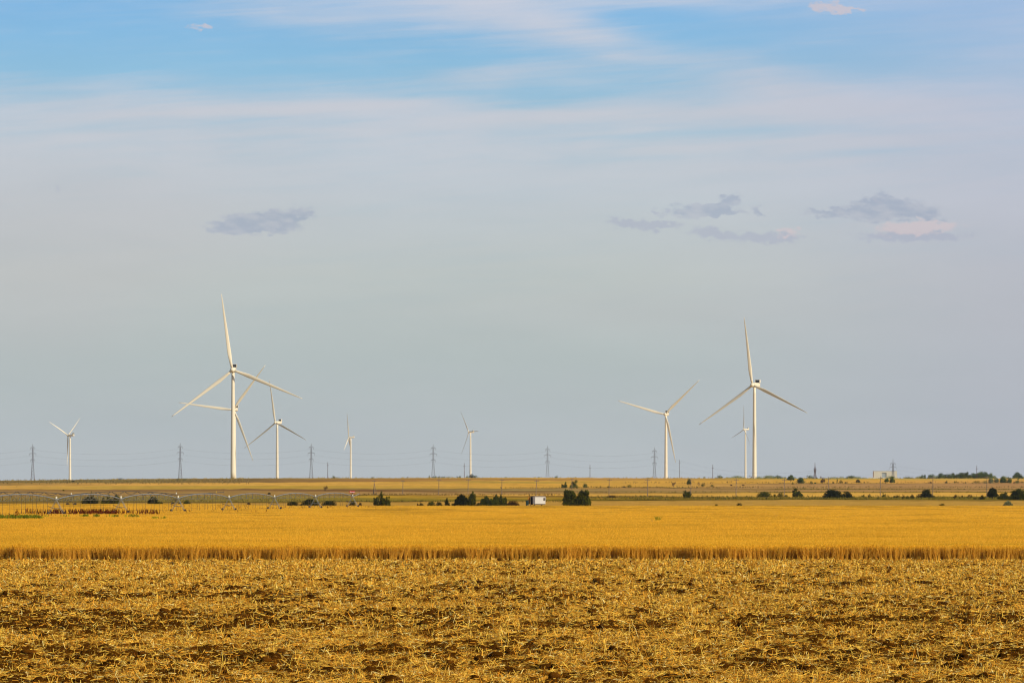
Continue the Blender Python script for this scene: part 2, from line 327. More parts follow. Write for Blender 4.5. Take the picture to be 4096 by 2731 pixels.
def build_stubble():
    N = 1450000; D = 84 + 168 * rng.random(N); x = (rng.random(N) * 2 - 1) * (D * 0.1137 * 1.13 + 1.5)
    keep = rng.random(N) > bare_cover(x, D) * 0.86; D, x = D[keep], x[keep]
    # raked into tufts: pull part of the straw toward clump centres
    n = len(D); cxs = np.floor(x / 0.45) * 0.45 + 0.2 * hash2(np.floor(x / 0.45), np.floor(D / 0.6), 5); pull = (rng.random(n) < 0.45) * 0.6
    x = x + (cxs - x) * pull * rng.random(n)
    up = rng.random(n); el = np.where(up < 0.86, np.abs(rng.normal(0, 0.16, n)), rng.uniform(0.4, 1.35, n))
    az = rng.uniform(0, 2 * np.pi, n); Ln = np.clip(rng.lognormal(-2.05, 0.45, n), 0.05, 0.36) * np.where(up > 0.9, 0.9, 1.0)
    Dv = np.stack([np.cos(az) * np.cos(el), np.sin(az) * np.cos(el), np.sin(el)], 1) * Ln[:, None]
    Z = micro(x, D) + rng.random(n) * 0.03 * (1 - bare_cover(x, D)) + 0.003
    P0 = np.stack([x, D, Z], 1); W = side(Dv) * (rng.uniform(0.0032, 0.0092, n) * (D / 115))[:, None]
    V, Fq = quads(ribbons(P0, Dv, W, 0.8))
    c = shade(n, (200, 129, 30), (242, 182, 76), 1.24, 0.35); dk = rng.random(n) < 0.34; c[dk] *= np.array([0.42, 0.34, 0.26])
    pale = rng.random(n) < 0.06; c[pale] = shade(int(pale.sum()), (240, 194, 110), (248, 206, 134), 1.15)
    grn = rng.random(n) < 0.0012; c[grn] = alb((96, 104, 22))
    me = np_mesh('straw_stubble', V, Fq, np.repeat(c, 4, 0))
    o = link('straw_stubble', me, mat('straw', attr=True, rough=0.9, spec=0.0, trans=0.15))
    tag(o, 'golden cut straw lying loose over the worked soil in front', 'straw', kind='stuff')
    # soil clods
    N = 5200; D = 84 + 166 * rng.random(N) ** 1.1; x = (rng.random(N) * 2 - 1) * (D * 0.1137 * 1.12)
    k = rng.random(N) < 0.10 + 0.9 * bare_cover(x, D); D, x = D[k], x[k]; n = len(D)
    bm = bmesh.new(); bmesh.ops.create_icosphere(bm, subdivisions=2, radius=1); bv = np.array([v.co[:] for v in bm.verts]); bf = np.array([[v.index for v in f.verts] for f in bm.faces]); bm.free()
    r = np.clip(rng.lognormal(-2.95, 0.5, n), 0.02, 0.12)
    V = []; 
    ph = rng.random((n, 3)) * 50
    P = bv[None] * 1.0; disp = 1 + 0.55 * (fbm(bv[None, :, 0] * 1.7 + ph[:, :1], bv[None, :, 1] * 1.7 + bv[None, :, 2] * 2.1 + ph[:, 1:2], 91, 3) - 0.5) * 1.7
    sc = np.stack([r * rng.uniform(0.8, 1.7, n), r * rng.uniform(0.8, 1.3, n), r * rng.uniform(0.5, 0.95, n)], 1)
    V = bv[None] * disp[..., None] * sc[:, None]; V += np.stack([x, D, micro(x, D) + r * 0.2], 1)[:, None]
    Fq = (bf[None] + (np.arange(n) * len(bv))[:, None, None]).reshape(-1, 3)
    c = np.repeat(shade(n, (54, 30, 4), (92, 54, 11), 0.85, 0.5), len(bv), 0)
    me = np_mesh('soil_clods', V.reshape(-1, 3), Fq, c, smooth=False)
    tag(link('soil_clods', me, mat('clod', attr=True, rough=0.95, grain=0.4, scale=30, spec=0.0)), 'dark brown soil clods turned up between the straw', 'soil clods', kind='stuff')
build_stubble()

# ------------------------------------------------------------------ ripe wheat
CROP_H = 0.80
def wheat_tone(x, D):
    """thin patches, lodged strips and old wheel lines running across the field"""
    q = 86000.0 / D
    a = fbm(x / 30.0 + 3, q / 9.0, 25, 4); b = fbm(x / 9.0, q / 3.2, 27, 4); c = fbm(x / 2.2, q / 2.0, 26, 3)
    line = np.clip((b - 0.56) * 8, 0, 1) * 0.26 + np.clip((a - 0.58) * 6, 0, 1) * 0.16
    return 0.93 + 0.22 * a - line + 0.14 * (c - 0.5)
def build_wheat():
    vs, cs = [], []
    def add(P0, Dv, W, c, taper=1.0):
        vs.append(ribbons(P0, Dv, W, taper)); cs.append(np.repeat(c, 4, 0))
    # open face of the crop: separate stalks in drilled clumps
    N = 64000; depth = rng.exponential(1.1, N); D = 250 + np.minimum(depth, 7) ; x = (rng.random(N) * 2 - 1) * 34
    row = np.round(x / 0.27); x = np.where(rng.random(N) < 0.88, row * 0.27 + 0.07 * (hash2(row, row * 0 + np.floor(D / 1.5), 4) - 0.5) + rng.normal(0, 0.040, N), x)
    keep = rng.random(N) < 0.45 + 0.55 * hash2(np.round(x / 0.27), np.floor(D / 1.5), 9); D, x = D[keep], x[keep]
    D = D + (fbm(x / 1.3, x * 0, 12, 3) - 0.5) * 1.8; n = len(D)
    hgt = CROP_H * rng.normal(0.90, 0.08, n) * (0.93 + 0.14 * vnoise(x / 1.1, x * 0, 15)); lean = rng.normal(0, 0.11, (n, 2)) + np.stack([(vnoise(x / 0.8, D * 0, 14) - 0.5) * 0.35, np.full(n, -0.03)], 1)
    P0 = np.stack([x, D, np.zeros(n)], 1); top = P0 + np.stack([lean[:, 0] * hgt, lean[:, 1] * hgt, hgt], 1)
    W = np.stack([rng.uniform(0.004, 0.010, n), rng.normal(0, 0.002, n), np.zeros(n)], 1)
    add(P0, top - P0, W, shade(n, (168, 112, 22), (230, 174, 66), 1.12, 0.4), 0.8)
    hd = np.stack([rng.normal(0, 0.045, n), rng.normal(-0.01, 0.03, n), rng.uniform(0.02, 0.10, n)], 1)
    add(top, hd, unit(np.cross(hd, [0, 1, 0.0])) * rng.uniform(0.007, 0.014, (n, 1)), shade(n, (208, 144, 22), (236, 178, 56), 1.08, 0.3), 0.5)
    # hanging leaves
    k = rng.random(n) < 0.98; m_ = int(k.sum()); t = rng.uniform(0.45, 0.95, (m_, 1)); Pl = P0[k] + (top - P0)[k] * t
    ld = np.stack([rng.normal(0, 0.10, m_), rng.normal(-0.03, 0.08, m_), rng.uniform(-0.16, 0.05, m_)], 1)
    add(Pl, ld, side(ld) * 0.008, shade(m_, (178, 118, 24), (226, 164, 56), 1.1, 0.4), 0.3)
    # ears over the top of the field, thinning with distance into coarser tufts
    N = 620000; q = rng.random(N); D = 250.3 * (1320 / 250.3) ** (q ** 1.25); x = (rng.random(N) * 2 - 1) * (D * 0.1137 * 1.12 + 1)
    ok = D < crop_edge(CX + x * F / D) - 1; D, x = D[ok], x[ok]; n = len(D); sc = (D / 250) ** 0.75
    z = ground(x, D) + CROP_H * 0.80 + (fbm(x / 2.5, D / 7.0, 22, 3) - 0.5) * 0.10 * np.minimum(sc, 1.6)
    P0 = np.stack([x, D, z], 1); Dv = np.stack([rng.normal(0, 0.06, n) * sc, rng.normal(0, 0.04, n), rng.uniform(0.05, 0.19, n) * np.minimum(sc, 1.4)], 1)
    W = np.stack([rng.uniform(0.007, 0.016, n) * sc, np.zeros(n), np.zeros(n)], 1)
    c = shade(n, (188, 137, 32), (219, 168, 56), 1.08, 0.34); tl = wheat_tone(x, D); c *= tl[:, None]
    c[:, 1] *= 0.985 + 0.05 * fbm(x / 8.0, D / 16.0, 29, 2)
    add(P0, Dv, W, c, 0.45)
    V = np.concatenate(vs); C = np.concatenate(cs); Vq, Fq = quads(V)
    me = np_mesh('ripe_wheat', Vq, Fq, C); o = link('ripe_wheat', me, mat('wheat', attr=True, rough=0.9, spec=0.0, trans=0.2))
    tag(o, 'ripe golden wheat standing in a wide level field behind the stubble', 'wheat', kind='stuff')
    # the closed canopy under the ears
    rows = [251.1, 251.6]; d = 252.5
    while d < 1240: rows.append(d); d += 0.5 * (d / 250) ** 1.6
    rows = np.array(rows + [1249.0]); s = np.concatenate([[-2.5, -1.6], np.linspace(-1.15, 1.15, 260), [1.6, 2.5]])
    Dm, S = np.meshgrid(rows, s, indexing='ij'); X = S * (Dm * 0.1137 + 2)
    ce = crop_edge(CX + X * F / Dm); Dm2 = 251.1 + (Dm - 251.1) * (ce - 251.1) / (1249 - 251.1); Dm2 = np.where(Dm < 600, Dm, Dm + (Dm2 - Dm) * (Dm - 600) / 649)
    X = S * (Dm2 * 0.1137 + 2)
    Z = ground(X, Dm2) + CROP_H * 0.86 + (fbm(X / 3.0, Dm2 / 7.0, 22, 4) - 0.5) * 0.12 + (fbm(X / 0.9, Dm2 / 1.5, 24, 2) - 0.5) * 0.06; Z[0] -= 0.12
    tl = wheat_tone(X, Dm2); gr = fbm(X / 90.0, Dm2 / 14.0, 28, 4)
    C = np.array(alb((199, 148, 40), 1.07))[None, None] * tl[..., None]; C[..., 0] *= 1.03 - 0.06 * gr
    nr, nc = X.shape; idx = np.arange(nr * nc).reshape(nr, nc); Fq = np.stack([idx[:-1, :-1], idx[:-1, 1:], idx[1:, 1:], idx[1:, :-1]], -1).reshape(-1, 4)
    V = np.stack([X, Dm2, Z], -1)
    # far rim drops to the ground so that the crop has a back face
    base = V[-1].copy(); base[:, 2] = ground(base[:, 0], base[:, 1]); n0 = nr * nc
    rim = np.stack([idx[-1, :-1], idx[-1, 1:], n0 + np.arange(1, nc), n0 + np.arange(nc - 1)], -1)
    V = np.concatenate([V.reshape(-1, 3), base]); C = np.concatenate([C.reshape(-1, 3), C[-1]])
    me = np_mesh('wheat_canopy', V, np.concatenate([Fq, rim]), C, smooth=True)
    o2 = link('wheat_canopy', me, mat('canopy', attr=True, rough=0.9, grain=0.16, scale=2.2, spec=0.0)); tag(o2, 'closed golden top of the ripe wheat crop running to the far bushes', 'wheat', kind='stuff')
build_wheat()

# ------------------------------------------------------------------ wind turbines
def blade_mesh(length=59.5):
    sec = 20; k = 12; v = []; f = []
    for i in range(sec + 1):
        t = i / sec; z = 1.2 + (length - 1.2) * t
        if t < 0.04: ch, th, tw = 1.9, 1.9, 19
        else:
            a = min(1, (t - 0.04) / 0.16); ch = (1.9 + (3.0 - 1.9) * a) if t < 0.2 else 3.0 * (1 - (t - 0.2) / 0.8) ** 0.85 * 0.88 + 0.42
            th = 1.9 - a * 1.2 if t < 0.2 else 0.7 * (1 - (t - 0.2) / 0.8) + 0.06; tw = 16 * (1 - t) ** 1.6 + 3
        pre = 2.6 * t * t                       # swept a little to windward
        for j in range(k):
            p = 2 * math.pi * j / k; cx = math.cos(p) * ch / 2 - (0.18 * ch if t > 0.04 else 0); cy = math.sin(p) * th / 2 * (1 + 0.35 * math.cos(p) * (t > 0.04))
            q = R(tw + 4); v.append((cx * math.cos(q) - cy * math.sin(q), cx * math.sin(q) + cy * math.cos(q) - pre, z))
        if i:
            for j in range(k):
                a_ = (i - 1) * k + j; b_ = (i - 1) * k + (j + 1) % k; f.append((a_, b_, b_ + k, a_ + k))
    f.append(tuple(range(k))[::-1]); f.append(tuple(sec * k + j for j in range(k)))
    me = bpy.data.meshes.new('blade'); me.from_pydata(v, [], f); me.polygons.foreach_set('use_smooth', [True] * len(me.polygons)); me.update(); return me
WHITE = mat('turbine_paint', alb((224, 210, 180), 0.92), rough=0.45, spec=0.4)
DARK = mat('cooler_grille', (0.03, 0.03, 0.035), rough=0.6)
BLADE = blade_mesh(); BLADE.materials.append(WHITE)
def round_box(name, dims, bev, m, parent, loc, seg=3):
    bm = bmesh.new(); bmesh.ops.create_cube(bm, size=1); bmesh.ops.scale(bm, vec=dims, verts=bm.verts)
    bmesh.ops.bevel(bm, geom=bm.edges[:], offset=bev, segments=seg, affect='EDGES', profile=0.5)
    me = bpy.data.meshes.new(name); bm.to_mesh(me); bm.free(); me.polygons.foreach_set('use_smooth', [True] * len(me.polygons)); return link(name, me, m, parent, loc)
def turbine(label, px, hub_y, D, yaw, theta, width=1.0, pitch=0.0):
    x = at(px, D); z0 = gz(x, D); hz = zat(hub_y, D) - z0
    t = empty('wind_turbine', (x, D, z0), -R(yaw)); tag(t, label, 'wind turbine', 'white three-bladed wind turbines')
    n = 14; MB().tube([(0, 0, -1 + (hz - 0.8) * i / n) for i in range(n + 1)], [(1.95 - 0.75 * i / n) * width for i in range(n + 1)], 28).build('tower', WHITE, t, smooth=True)
    # nose points to -y in the turbine's own frame
    nc = round_box('nacelle', (3.6, 12.0, 3.7), 0.9, WHITE, t, (0, 3.2, hz + 0.3))
    fr = MB(); zc = 2.0
    fr.box(-2.0, 2.0, 3.2, 5.2, zc - 0.2, zc + 0.02); fr.box(-2.0, 2.0, 3.2, 5.2, zc + 2.3, zc + 2.5); fr.box(-2.2, -2.0, 3.2, 5.2, zc - 0.2, zc + 2.5); fr.box(2.0, 2.2, 3.2, 5.2, zc - 0.2, zc + 2.5)
    c = fr.build('cooler_frame', WHITE, nc)
    MB().box(-1.99, 1.99, 3.5, 4.9, zc + 0.03, zc + 2.29).build('cooler_grille', DARK, nc)
    hub = bmesh.new(); bmesh.ops.create_uvsphere(hub, u_segments=24, v_segments=14, radius=1)
    me = bpy.data.meshes.new('hub'); bmesh.ops.scale(hub, vec=(2.0, 2.5, 2.0), verts=hub.verts); hub.to_mesh(me); hub.free(); me.polygons.foreach_set('use_smooth', [True] * len(me.polygons))
    link('hub', me, WHITE, t, (0, -4.6, hz))
    for k in range(3):
        b = bpy.data.objects.new('blade', BLADE); COL.objects.link(b); b.parent = t
        b.matrix_local = Matrix.Translation((0, -4.6, hz)) @ Matrix.Rotation(R(90 - theta - 120 * k), 4, 'Y') @ Matrix.Rotation(R(3.0), 4, 'X') @ Matrix.Rotation(R(pitch), 4, 'Z')
turbine('tallest white wind turbine, in front of two others, one blade almost straight up', 932, 1480, 3500, 2, 97.7)
turbine('white wind turbine half hidden behind the tallest tower, blade pointing left', 938, 1638, 4800, 10, 172.5)
turbine('white wind turbine just right of the overlapping pair, its dark cooler showing', 1109, 1690, 6200, 31, 96, 1.1)
turbine('small white wind turbine near the leftmost pylon, two blades raised in a V', 280, 1741, 8480, 119, 145, 1.25)
turbine('distant white wind turbine seen side on, one blade straight up', 1403, 1749, 11000, 97, 90, 1.35, 62)
turbine('distant white wind turbine rising behind the low dark bushes at mid horizon', 1882, 1728, 10800, 61, 2, 1.35)
turbine('white wind turbine with one blade hanging down beside its tower', 2664, 1657, 5400, 14, 43.5, 1.1)
turbine('second tallest white wind turbine, at right, blade shadow on its tower', 3018, 1540, 3940, 26, 95.3)
turbine('small distant white wind turbine just left of the second tallest turbine', 2982, 1717, 11000, 66, 80, 1.35)

# ------------------------------------------------------------------ pylons and cables
STEEL = mat('pylon_steel', (0.16, 0.15, 0.16), rough=0.6, metal=0.3)
RUST = mat('rusty_steel', (0.10, 0.055, 0.05), rough=0.8)
WOODP = mat('weathered_wood', (0.20, 0.14, 0.09), rough=0.9, grain=0.3, scale=2)
def lattice(mb, hb, ht, h0, h1, nseg, r):
    pts = lambda t: (hb + (ht - hb) * t, h0 + (h1 - h0) * t)
    for i in range(nseg):
        (a, z0), (b, z1) = pts(1 - (1 - i / nseg) ** 1.0), pts((i + 1) / nseg)
        c0 = [(-a, -a, z0), (a, -a, z0), (a, a, z0), (-a, a, z0)]; c1 = [(-b, -b, z1), (b, -b, z1), (b, b, z1), (-b, b, z1)]
        for k in range(4):
            mb.bar(c0[k], c1[k], r, 4); mb.bar(c0[k], c1[(k + 1) % 4], r * 0.5, 3); mb.bar(c0[(k + 1) % 4], c1[k], r * 0.5, 3); mb.bar(c1[k], c1[(k + 1) % 4], r * 0.45, 3)
def pylon(label, px, top_y, arms, D, m=STEEL, base=2.4, cables=True, rr=0.115):
    x = at(px, D); z0 = gz(x, D); h = zat(top_y, D) - z0
    t = empty('electricity_pylon', (x, D, z0)); tag(t, label, 'pylon', 'lattice pylons along the horizon')
    b = MB(); zlow = zat(arms[-1][0], D) - z0
    lattice(b, base * 0.66, 0.46, -0.6, zlow, 7, rr); lattice(b, 0.5, 0.38, zlow, zat(arms[0][0], D) - z0, 6, rr * 1.0)
    zt = zat(arms[0][0], D) - z0
    for sx in (-1, 1):
        for sy in (-1, 1): b.bar((0.38 * sx, 0.38 * sy, zt), (0, 0, h), rr * 0.7, 3)
    b.build('lattice_mast', m, t); ends = []
    for ay, half in arms:
        z = zat(ay, D) - z0; w = half * D / F; a = MB()
        for s in (-1, 1):
            tip = (s * w, 0, z)
            a.bar((0, 0.5, z), tip, 0.11, 3); a.bar((0, -0.5, z), tip, 0.11, 3); a.bar((0, 0, z + 1.2), tip, 0.09, 3); a.bar((s * w * 0.5, 0, z), (s * w * 0.45, 0, z + 0.65), 0.06, 3)
            ends.append((x + s * w * 0.97, D, z0 + z - 1.6))
        a.build('crossarm', m, t)
        for s in (-1, 1): MB().tube([(s * w * 0.97, 0, z), (s * w * 0.97, 0, z - 1.6)], 0.09, 5).build('insulator', m, t)
    return ends
A3 = lambda t: [(t + 15.5, 9), (t + 39, 13.5), (t + 64, 9)]
E = []
for lab, px, ty, D in (('grey lattice pylon nearest the left edge of the photo', 131, 1775, 3720),
                       ('lattice pylon left of the tallest turbine, darkest toward its feet', 721, 1771, 3720),
                       ('grey lattice pylon between the third turbine and a thin pole', 1245, 1773, 3740),
                       ('grey lattice pylon standing over a row of tiny round bushes', 1733, 1776, 3760),
                       ('grey lattice pylon above the white site trailer', 2190, 1782, 3790),
                       ('grey lattice pylon just left of the turbine with a hanging blade', 2618, 1788, 3800)):
    E.append(pylon(lab, px, ty, A3(ty), D))
E.append(pylon('short reddish lattice pylon without wide arms, on the right skyline', 3260, 1849, [(1873, 5), (1880, 4), (1890, 3)], 3600, RUST, 2.1, rr=0.15))
E.append(pylon('slender lattice pylon in front of the pale flat-roofed building', 3572, 1834, [(1854, 11), (1869, 13.5), (1884, 5)], 3780))
E = [[(at(-420, 3700), 3700, zat(t, 3700)) for t in (1800, 1800, 1824, 1824, 1848, 1848)]] + E + [[(at(4500, 3900), 3900, zat(t, 3900)) for t in (1862, 1862, 1874, 1874, 1888, 1888)]]
CABLE = mat('cable', (0.10, 0.10, 0.11), rough=0.5)
WHICH = ['highest power cable on the near side of the pylons', 'highest power cable on the far side of the pylons', 'middle power cable on the near side of the pylons', 'middle power cable on the far side of the pylons', 'lowest power cable on the near side of the pylons', 'lowest power cable on the far side of the pylons']
for k in range(6):
    mb = MB(); pts = []
    for a, b in zip(E[:-1], E[1:]):
        a, b = Vector(a[k]), Vector(b[k]); sag = 0.035 * (b - a).length
        for i in range(12):
            t = i / 12; p = a.lerp(b, t); p.z -= 4 * sag * t * (1 - t); pts.append(p)
    pts.append(Vector(E[-1][k])); mb.tube(pts, 0.016, 4)
    tag(mb.build('power_cable', CABLE), WHICH[k], 'cable', 'power cables strung between the pylons')

def pole(label, px, top_y, base_y, D=None, r=0.13, arm=0.9, group='wooden utility poles crossing the far fields', aframe=False, m=WOODP, lean=0.0, arm_drop=0.7):
    D = D or d_of(px, base_y); x = at(px, D); z0 = gz(x, D) - 0.05; h = zat(top_y, D) - z0
    t = empty('utility_pole', (x, D, z0)); tag(t, label, 'utility pole', group)
    MB().tube([(lean, 0, -0.3), (0, 0, h)], [r * 1.15, r * 0.8], 8).build('pole', m, t)
    if arm:
        MB().box(-arm, arm, -r - 0.12, -r, h - arm_drop, h - arm_drop + 0.18).build('crossarm', m, t)
        for q in (-arm + 0.08, 0.0, arm - 0.08):
            zz = h - arm_drop + 0.18 if q else h
            MB().tube([(q, -r * 0.6 if q else 0, zz - 0.02), (q, -r * 0.6 if q else 0, zz + 0.16)], [0.06, 0.045], 6).build('insulator', m, t)
    if aframe: MB().tube([(-0.5, 0.3, -0.3), (0.0, 0.0, h * 0.72)], 0.12, 6).build('brace_leg', m, t); MB().tube([(1.0, 0.2, -0.3), (0.05, 0, h * 0.75)], 0.09, 6).build('brace_leg', m, t)
POLES = [(1497, 1917, 1979, 'braced wooden utility pole with splayed legs, right of the red sign'), (1612, 1918, 1977, 'first utility pole right of the braced one'),
 (1756, 1914, 1979, 'utility pole above the low round dark shrubs'), (1873, 1914, 1976, 'utility pole rising behind the tallest bush left of the trailer'),
 (2008, 1914, 1979, 'utility pole behind the irregular bush left of the trailer'), (2147, 1917, 1981, 'leaning utility pole directly behind the white trailer'),
 (2288, 1910, 1978, 'utility pole passing behind the bush pair and a hillside shrub'), (2437, 1913, 1983, 'utility pole by the brown mound right of the bush pair'),
 (2591, 1914, 1984, 'utility pole below the pylon left of the hanging-blade turbine'), (2764, 1915, 1985, 'utility pole beside the single dark square bush'),
 (2945, 1912, 1986, 'utility pole just left of the second tallest turbine'), (3138, 1913, 1986, 'utility pole over the low clump right of the second tallest turbine'),
 (3314, 1908, 1986, 'utility pole behind the wide domed bush'), (3522, 1906, 1987, 'utility pole in front of the pale flat-roofed building'),
 (3732, 1904, 1988, 'utility pole at the right flank of the dense dark dome bush'), (3948, 1902, 1989, 'rightmost utility pole, beside a dark leafy tree')]
for i, (px, ty, by, lab) in enumerate(POLES): pole(lab, px, ty, by, aframe=(i == 0), lean=(-0.35 if i == 5 else -0.12), r=0.125)
for px, ty, lab in ((1311, 1848, 'thin dark pole on the crest left of the side-on turbine'), (1857, 1852, 'thin pole on the crest beside bushes at mid horizon'),
                    (2360, 1858, 'thin pole alone on the crest right of the trailer'), (2718, 1838, 'faint thin mast right of the hanging-blade turbine'),
                    (2851, 1858, 'thin pole left of the small distant turbine'), (3907, 1862, 'thin pole rising out of the tree clump on the right horizon')):
    pole(lab, px, ty, None, D=3560, r=0.2, arm=1.0, group='thin poles standing on the crest', m=RUST if px != 2718 else STEEL, arm_drop=2.6)

# ------------------------------------------------------------------ centre-pivot irrigation machines
GALV = mat('galvanised_steel', (0.21, 0.22, 0.22), rough=0.5, metal=0.3, grain=0.15, scale=1.5)
WTHR = mat('weathered_truss', (0.13, 0.12, 0.08), rough=0.7)
DKST = mat('dark_and_shaded_steel', (0.07, 0.06, 0.045), rough=0.6, metal=0.3)  # plain dark steel parts, and the shade tone painted on the rear irrigation machine
HOSE = mat('drop_hose', (0.10, 0.07, 0.03), rough=0.7)
TYRE = mat('tyre_rubber', (0.02, 0.016, 0.012), rough=0.9)
BOXM = mat('cream_box', alb((225, 220, 200)), rough=0.6)
RED = mat('sign_red', alb((165, 12, 16)), rough=0.5); WTXT = mat('sign_white', (0.8, 0.76, 0.72), rough=0.6)
def text_mesh(body, size, name, m, parent, loc, rz=0.0, shear=0.0):
    cu = bpy.data.curves.new(name, 'FONT'); cu.body = body; cu.size = size; cu.align_x = 'CENTER'; cu.align_y = 'CENTER'; cu.extrude = 0.004; cu.shear = shear; cu.offset = size * 0.02
    o = bpy.data.objects.new(name, cu); COL.objects.link(o); dg = bpy.context.evaluated_depsgraph_get(); me = bpy.data.meshes.new_from_object(o.evaluated_get(dg)); bpy.data.objects.remove(o)
    t = link(name, me, m, parent, loc); t.rotation_euler = (R(90), 0, rz); return t
def pivot(label, start, end, nspan, first, over, pipe_m, hose_n, sign_at=None, k0=0):
    s = Vector(start); e = Vector(end); step = (e - s) / nspan; dirv = step.normalized(); nrm = Vector((dirv.y, -dirv.x, 0))
    o0 = s + step * first; root = empty('irrigation_machine', (o0.x, o0.y, gz(o0.x, o0.y))); tag(root, label, 'irrigation machine', 'irrigation machines in the wheat')
    base = root.location.copy()
    def loc(p): return Vector(p) - base
    HP = 3.47
    def hpt(q): p = s + step * q; return Vector((p.x, p.y, gz(p.x, p.y) + HP))
    for k in range(first, nspan):
        a, b = hpt(k), hpt(k + 1); n = 16; arch = []
        for i in range(n + 1):
            t = i / n; p = a.lerp(b, t); p.z += 1.0 * (4 * t * (1 - t)) ** 0.85; arch.append(loc(p))
        MB().tube(arch, 0.10, 8).build('pipe_span', pipe_m, root)
        tr = MB(); low = [[], []]
        for i in range(1, n):
            if i % 2 == 0: continue
            dep = 1.15 * math.sin(math.pi * i / n) ** 0.5
            for j, sg in enumerate((-1, 1)):
                q = arch[i] + nrm * sg * 0.62 + Vector((0, 0, -dep)); low[j].append(q)
                tr.bar(arch[i - 1], q, 0.055, 4); tr.bar(arch[i + 1], q, 0.055, 4)
            tr.bar(low[0][-1], low[1][-1], 0.022, 4)
        for j in (0, 1):
            ch = [arch[0]] + low[j] + [arch[-1]]
            for p, q in zip(ch[:-1], ch[1:]): tr.bar(p, q, 0.03, 3)
        tr.build('truss', WTHR if pipe_m is GALV else pipe_m, root)
        for i in range(hose_n):
            t = (i + 0.5) / hose_n; p = a.lerp(b, t); p.z += 1.0 * (4 * t * (1 - t)) ** 0.85; sg = (-1) ** i * 0.14
            q = loc(p) + nrm * sg; g = gz(p.x, p.y) + CROP_H + random.uniform(0.25, 0.55) - base.z; mb = MB()
            mb.tube([loc(p), q + Vector((0, 0, 0.08)), q, Vector((q.x + random.uniform(-.03, .03), q.y, (q.z + g) / 2)), Vector((q.x, q.y, g))], 0.028, 4)
            mb.tube([(q.x, q.y, g), (q.x, q.y, g - 0.22)], [0.05, 0.075], 5).build('drop_hose', HOSE, root)
    for k in range(first, nspan + 1):
        p = loc(hpt(k)); g = p.z - HP; tw = MB()
        for sx in (-1, 1):
            foot = p + nrm * sx * 1.55 + Vector((0, 0, -HP + 0.55))
            for sd in (-0.5, 0.5): tw.bar(p + dirv * sd * 0.7, foot + dirv * sd * 1.4, 0.045, 6)
        mid = -HP * 0.46
        for sd in (-1, 1): tw.bar(p + nrm * -0.75 + dirv * sd * 0.5 + Vector((0, 0, mid)), p + nrm * 0.75 + dirv * sd * 0.5 + Vector((0, 0, mid)), 0.04, 4)
        tw.bar(p - nrm * 1.55 + Vector((0, 0, -HP + 0.6)), p + nrm * 1.55 + Vector((0, 0, -HP + 0.6)), 0.07, 5)
        tw.build('drive_tower', mat('tower_steel', (0.19, 0.19, 0.165), rough=0.55, metal=0.3) if pipe_m is GALV else pipe_m, root)
        MB().bar(p + Vector((-1.7, 1.0, mid + 0.35)), p + Vector((0.25, -0.4, mid - 0.25)), 0.05, 5).build('diagonal_bar', DKST, root)  # dark bar slanting across the tower at mid height
        for sx in (-1, 1):
            c = p + nrm * sx * 1.55 + Vector((0, 0, -HP + 0.6)); wh = MB(); wh.tube([c - nrm * 0.15, c + nrm * 0.15], 0.6, 18); wh.build('wheel', TYRE, root)
        bx = MB(); q = p + Vector((0.05, -0.1, 0.42)); bx.box(q.x - 0.13, q.x + 0.13, q.y - 0.1, q.y + 0.1, q.z - 0.22, q.z + 0.18); bx.build('control_box', BOXM, root)
    if over:
        a = hpt(nspan); pts = []; ov = step.normalized() if over is True else Vector(over)
        L_ = 11.0 if over is True else Vector(over).length; ov = ov.normalized()
        for i in range(9):
            t = i / 8; p = a + ov * L_ * t; p.z += 0.35 * t + 0.35 * t * t; pts.append(loc(p))
        MB().tube(pts, 0.10, 8).build('overhang_pipe', pipe_m, root)
        mst = loc(a) + Vector((0, 0, 1.35)); MB().bar(mst, loc(a), 0.045, 5).build('end_mast', pipe_m, root)
        cb = MB(); cb.bar(mst, pts[-1], 0.018, 3); cb.build('stay_cable', pipe_m, root)
        for i in (2, 4, 6, 8):
            p = pts[i]; g = p.z - 2.5; MB().tube([p, p + Vector((0, 0, -2.4))], 0.028, 4).build('drop_hose', HOSE, root)
        p = pts[-1]; MB().tube([p, p + Vector((0, 0, 0.95))], [0.05, 0.03], 5).build('end_sprinkler', DKST, root)
    if sign_at is not None:
        k, w, dz = sign_at; p = loc(hpt(k)) + Vector((-0.05, -0.5, dz)); hw = w / 2; hh = 0.26; d = 0.03
        v = []; 
        for y in (-d, d): v += [(p.x - hw, p.y + y, p.z - hh), (p.x + hw * 0.96, p.y + y, p.z - hh), (p.x + hw, p.y + y, p.z + hh), (p.x - hw, p.y + y, p.z + hh)]
        me = bpy.data.meshes.new('sign_board'); me.from_pydata(v, [], [(0, 1, 2, 3), (7, 6, 5, 4), (0, 4, 5, 1), (1, 5, 6, 2), (2, 6, 7, 3), (3, 7, 4, 0)]); b = link('sign_board', me, RED, root)
        text_mesh('Zimmatic', 0.34, 'sign_lettering', WTXT, b, (p.x, p.y - d - 0.006, p.z), shear=0.35)
        MB().tube([p + Vector((0, 0.1, -hh)), p + Vector((0, 0.1, -hh - 0.6))], [0.16, 0.06], 8).build('sign_post', DKST, root)
xa, xb = at(225, 858), at(1410, 1200)
pivot('long galvanised irrigation machine with arched pipe spans striding through the wheat', (xa, 858, 0), (xb, 1200, 0), 6, -1, True, GALV, 13, (6, 1.45, 1.22))
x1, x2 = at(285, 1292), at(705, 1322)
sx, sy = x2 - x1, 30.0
pivot('irrigation machine coloured dark as if shaded, behind the galvanised one, only its flat pipe line showing', (x1, 1292, 0), (x2, 1322, 0), 1, -1, (13.5, 8, 0), DKST, 11, None)  # its shaded, silhouetted look is put into the steel colour

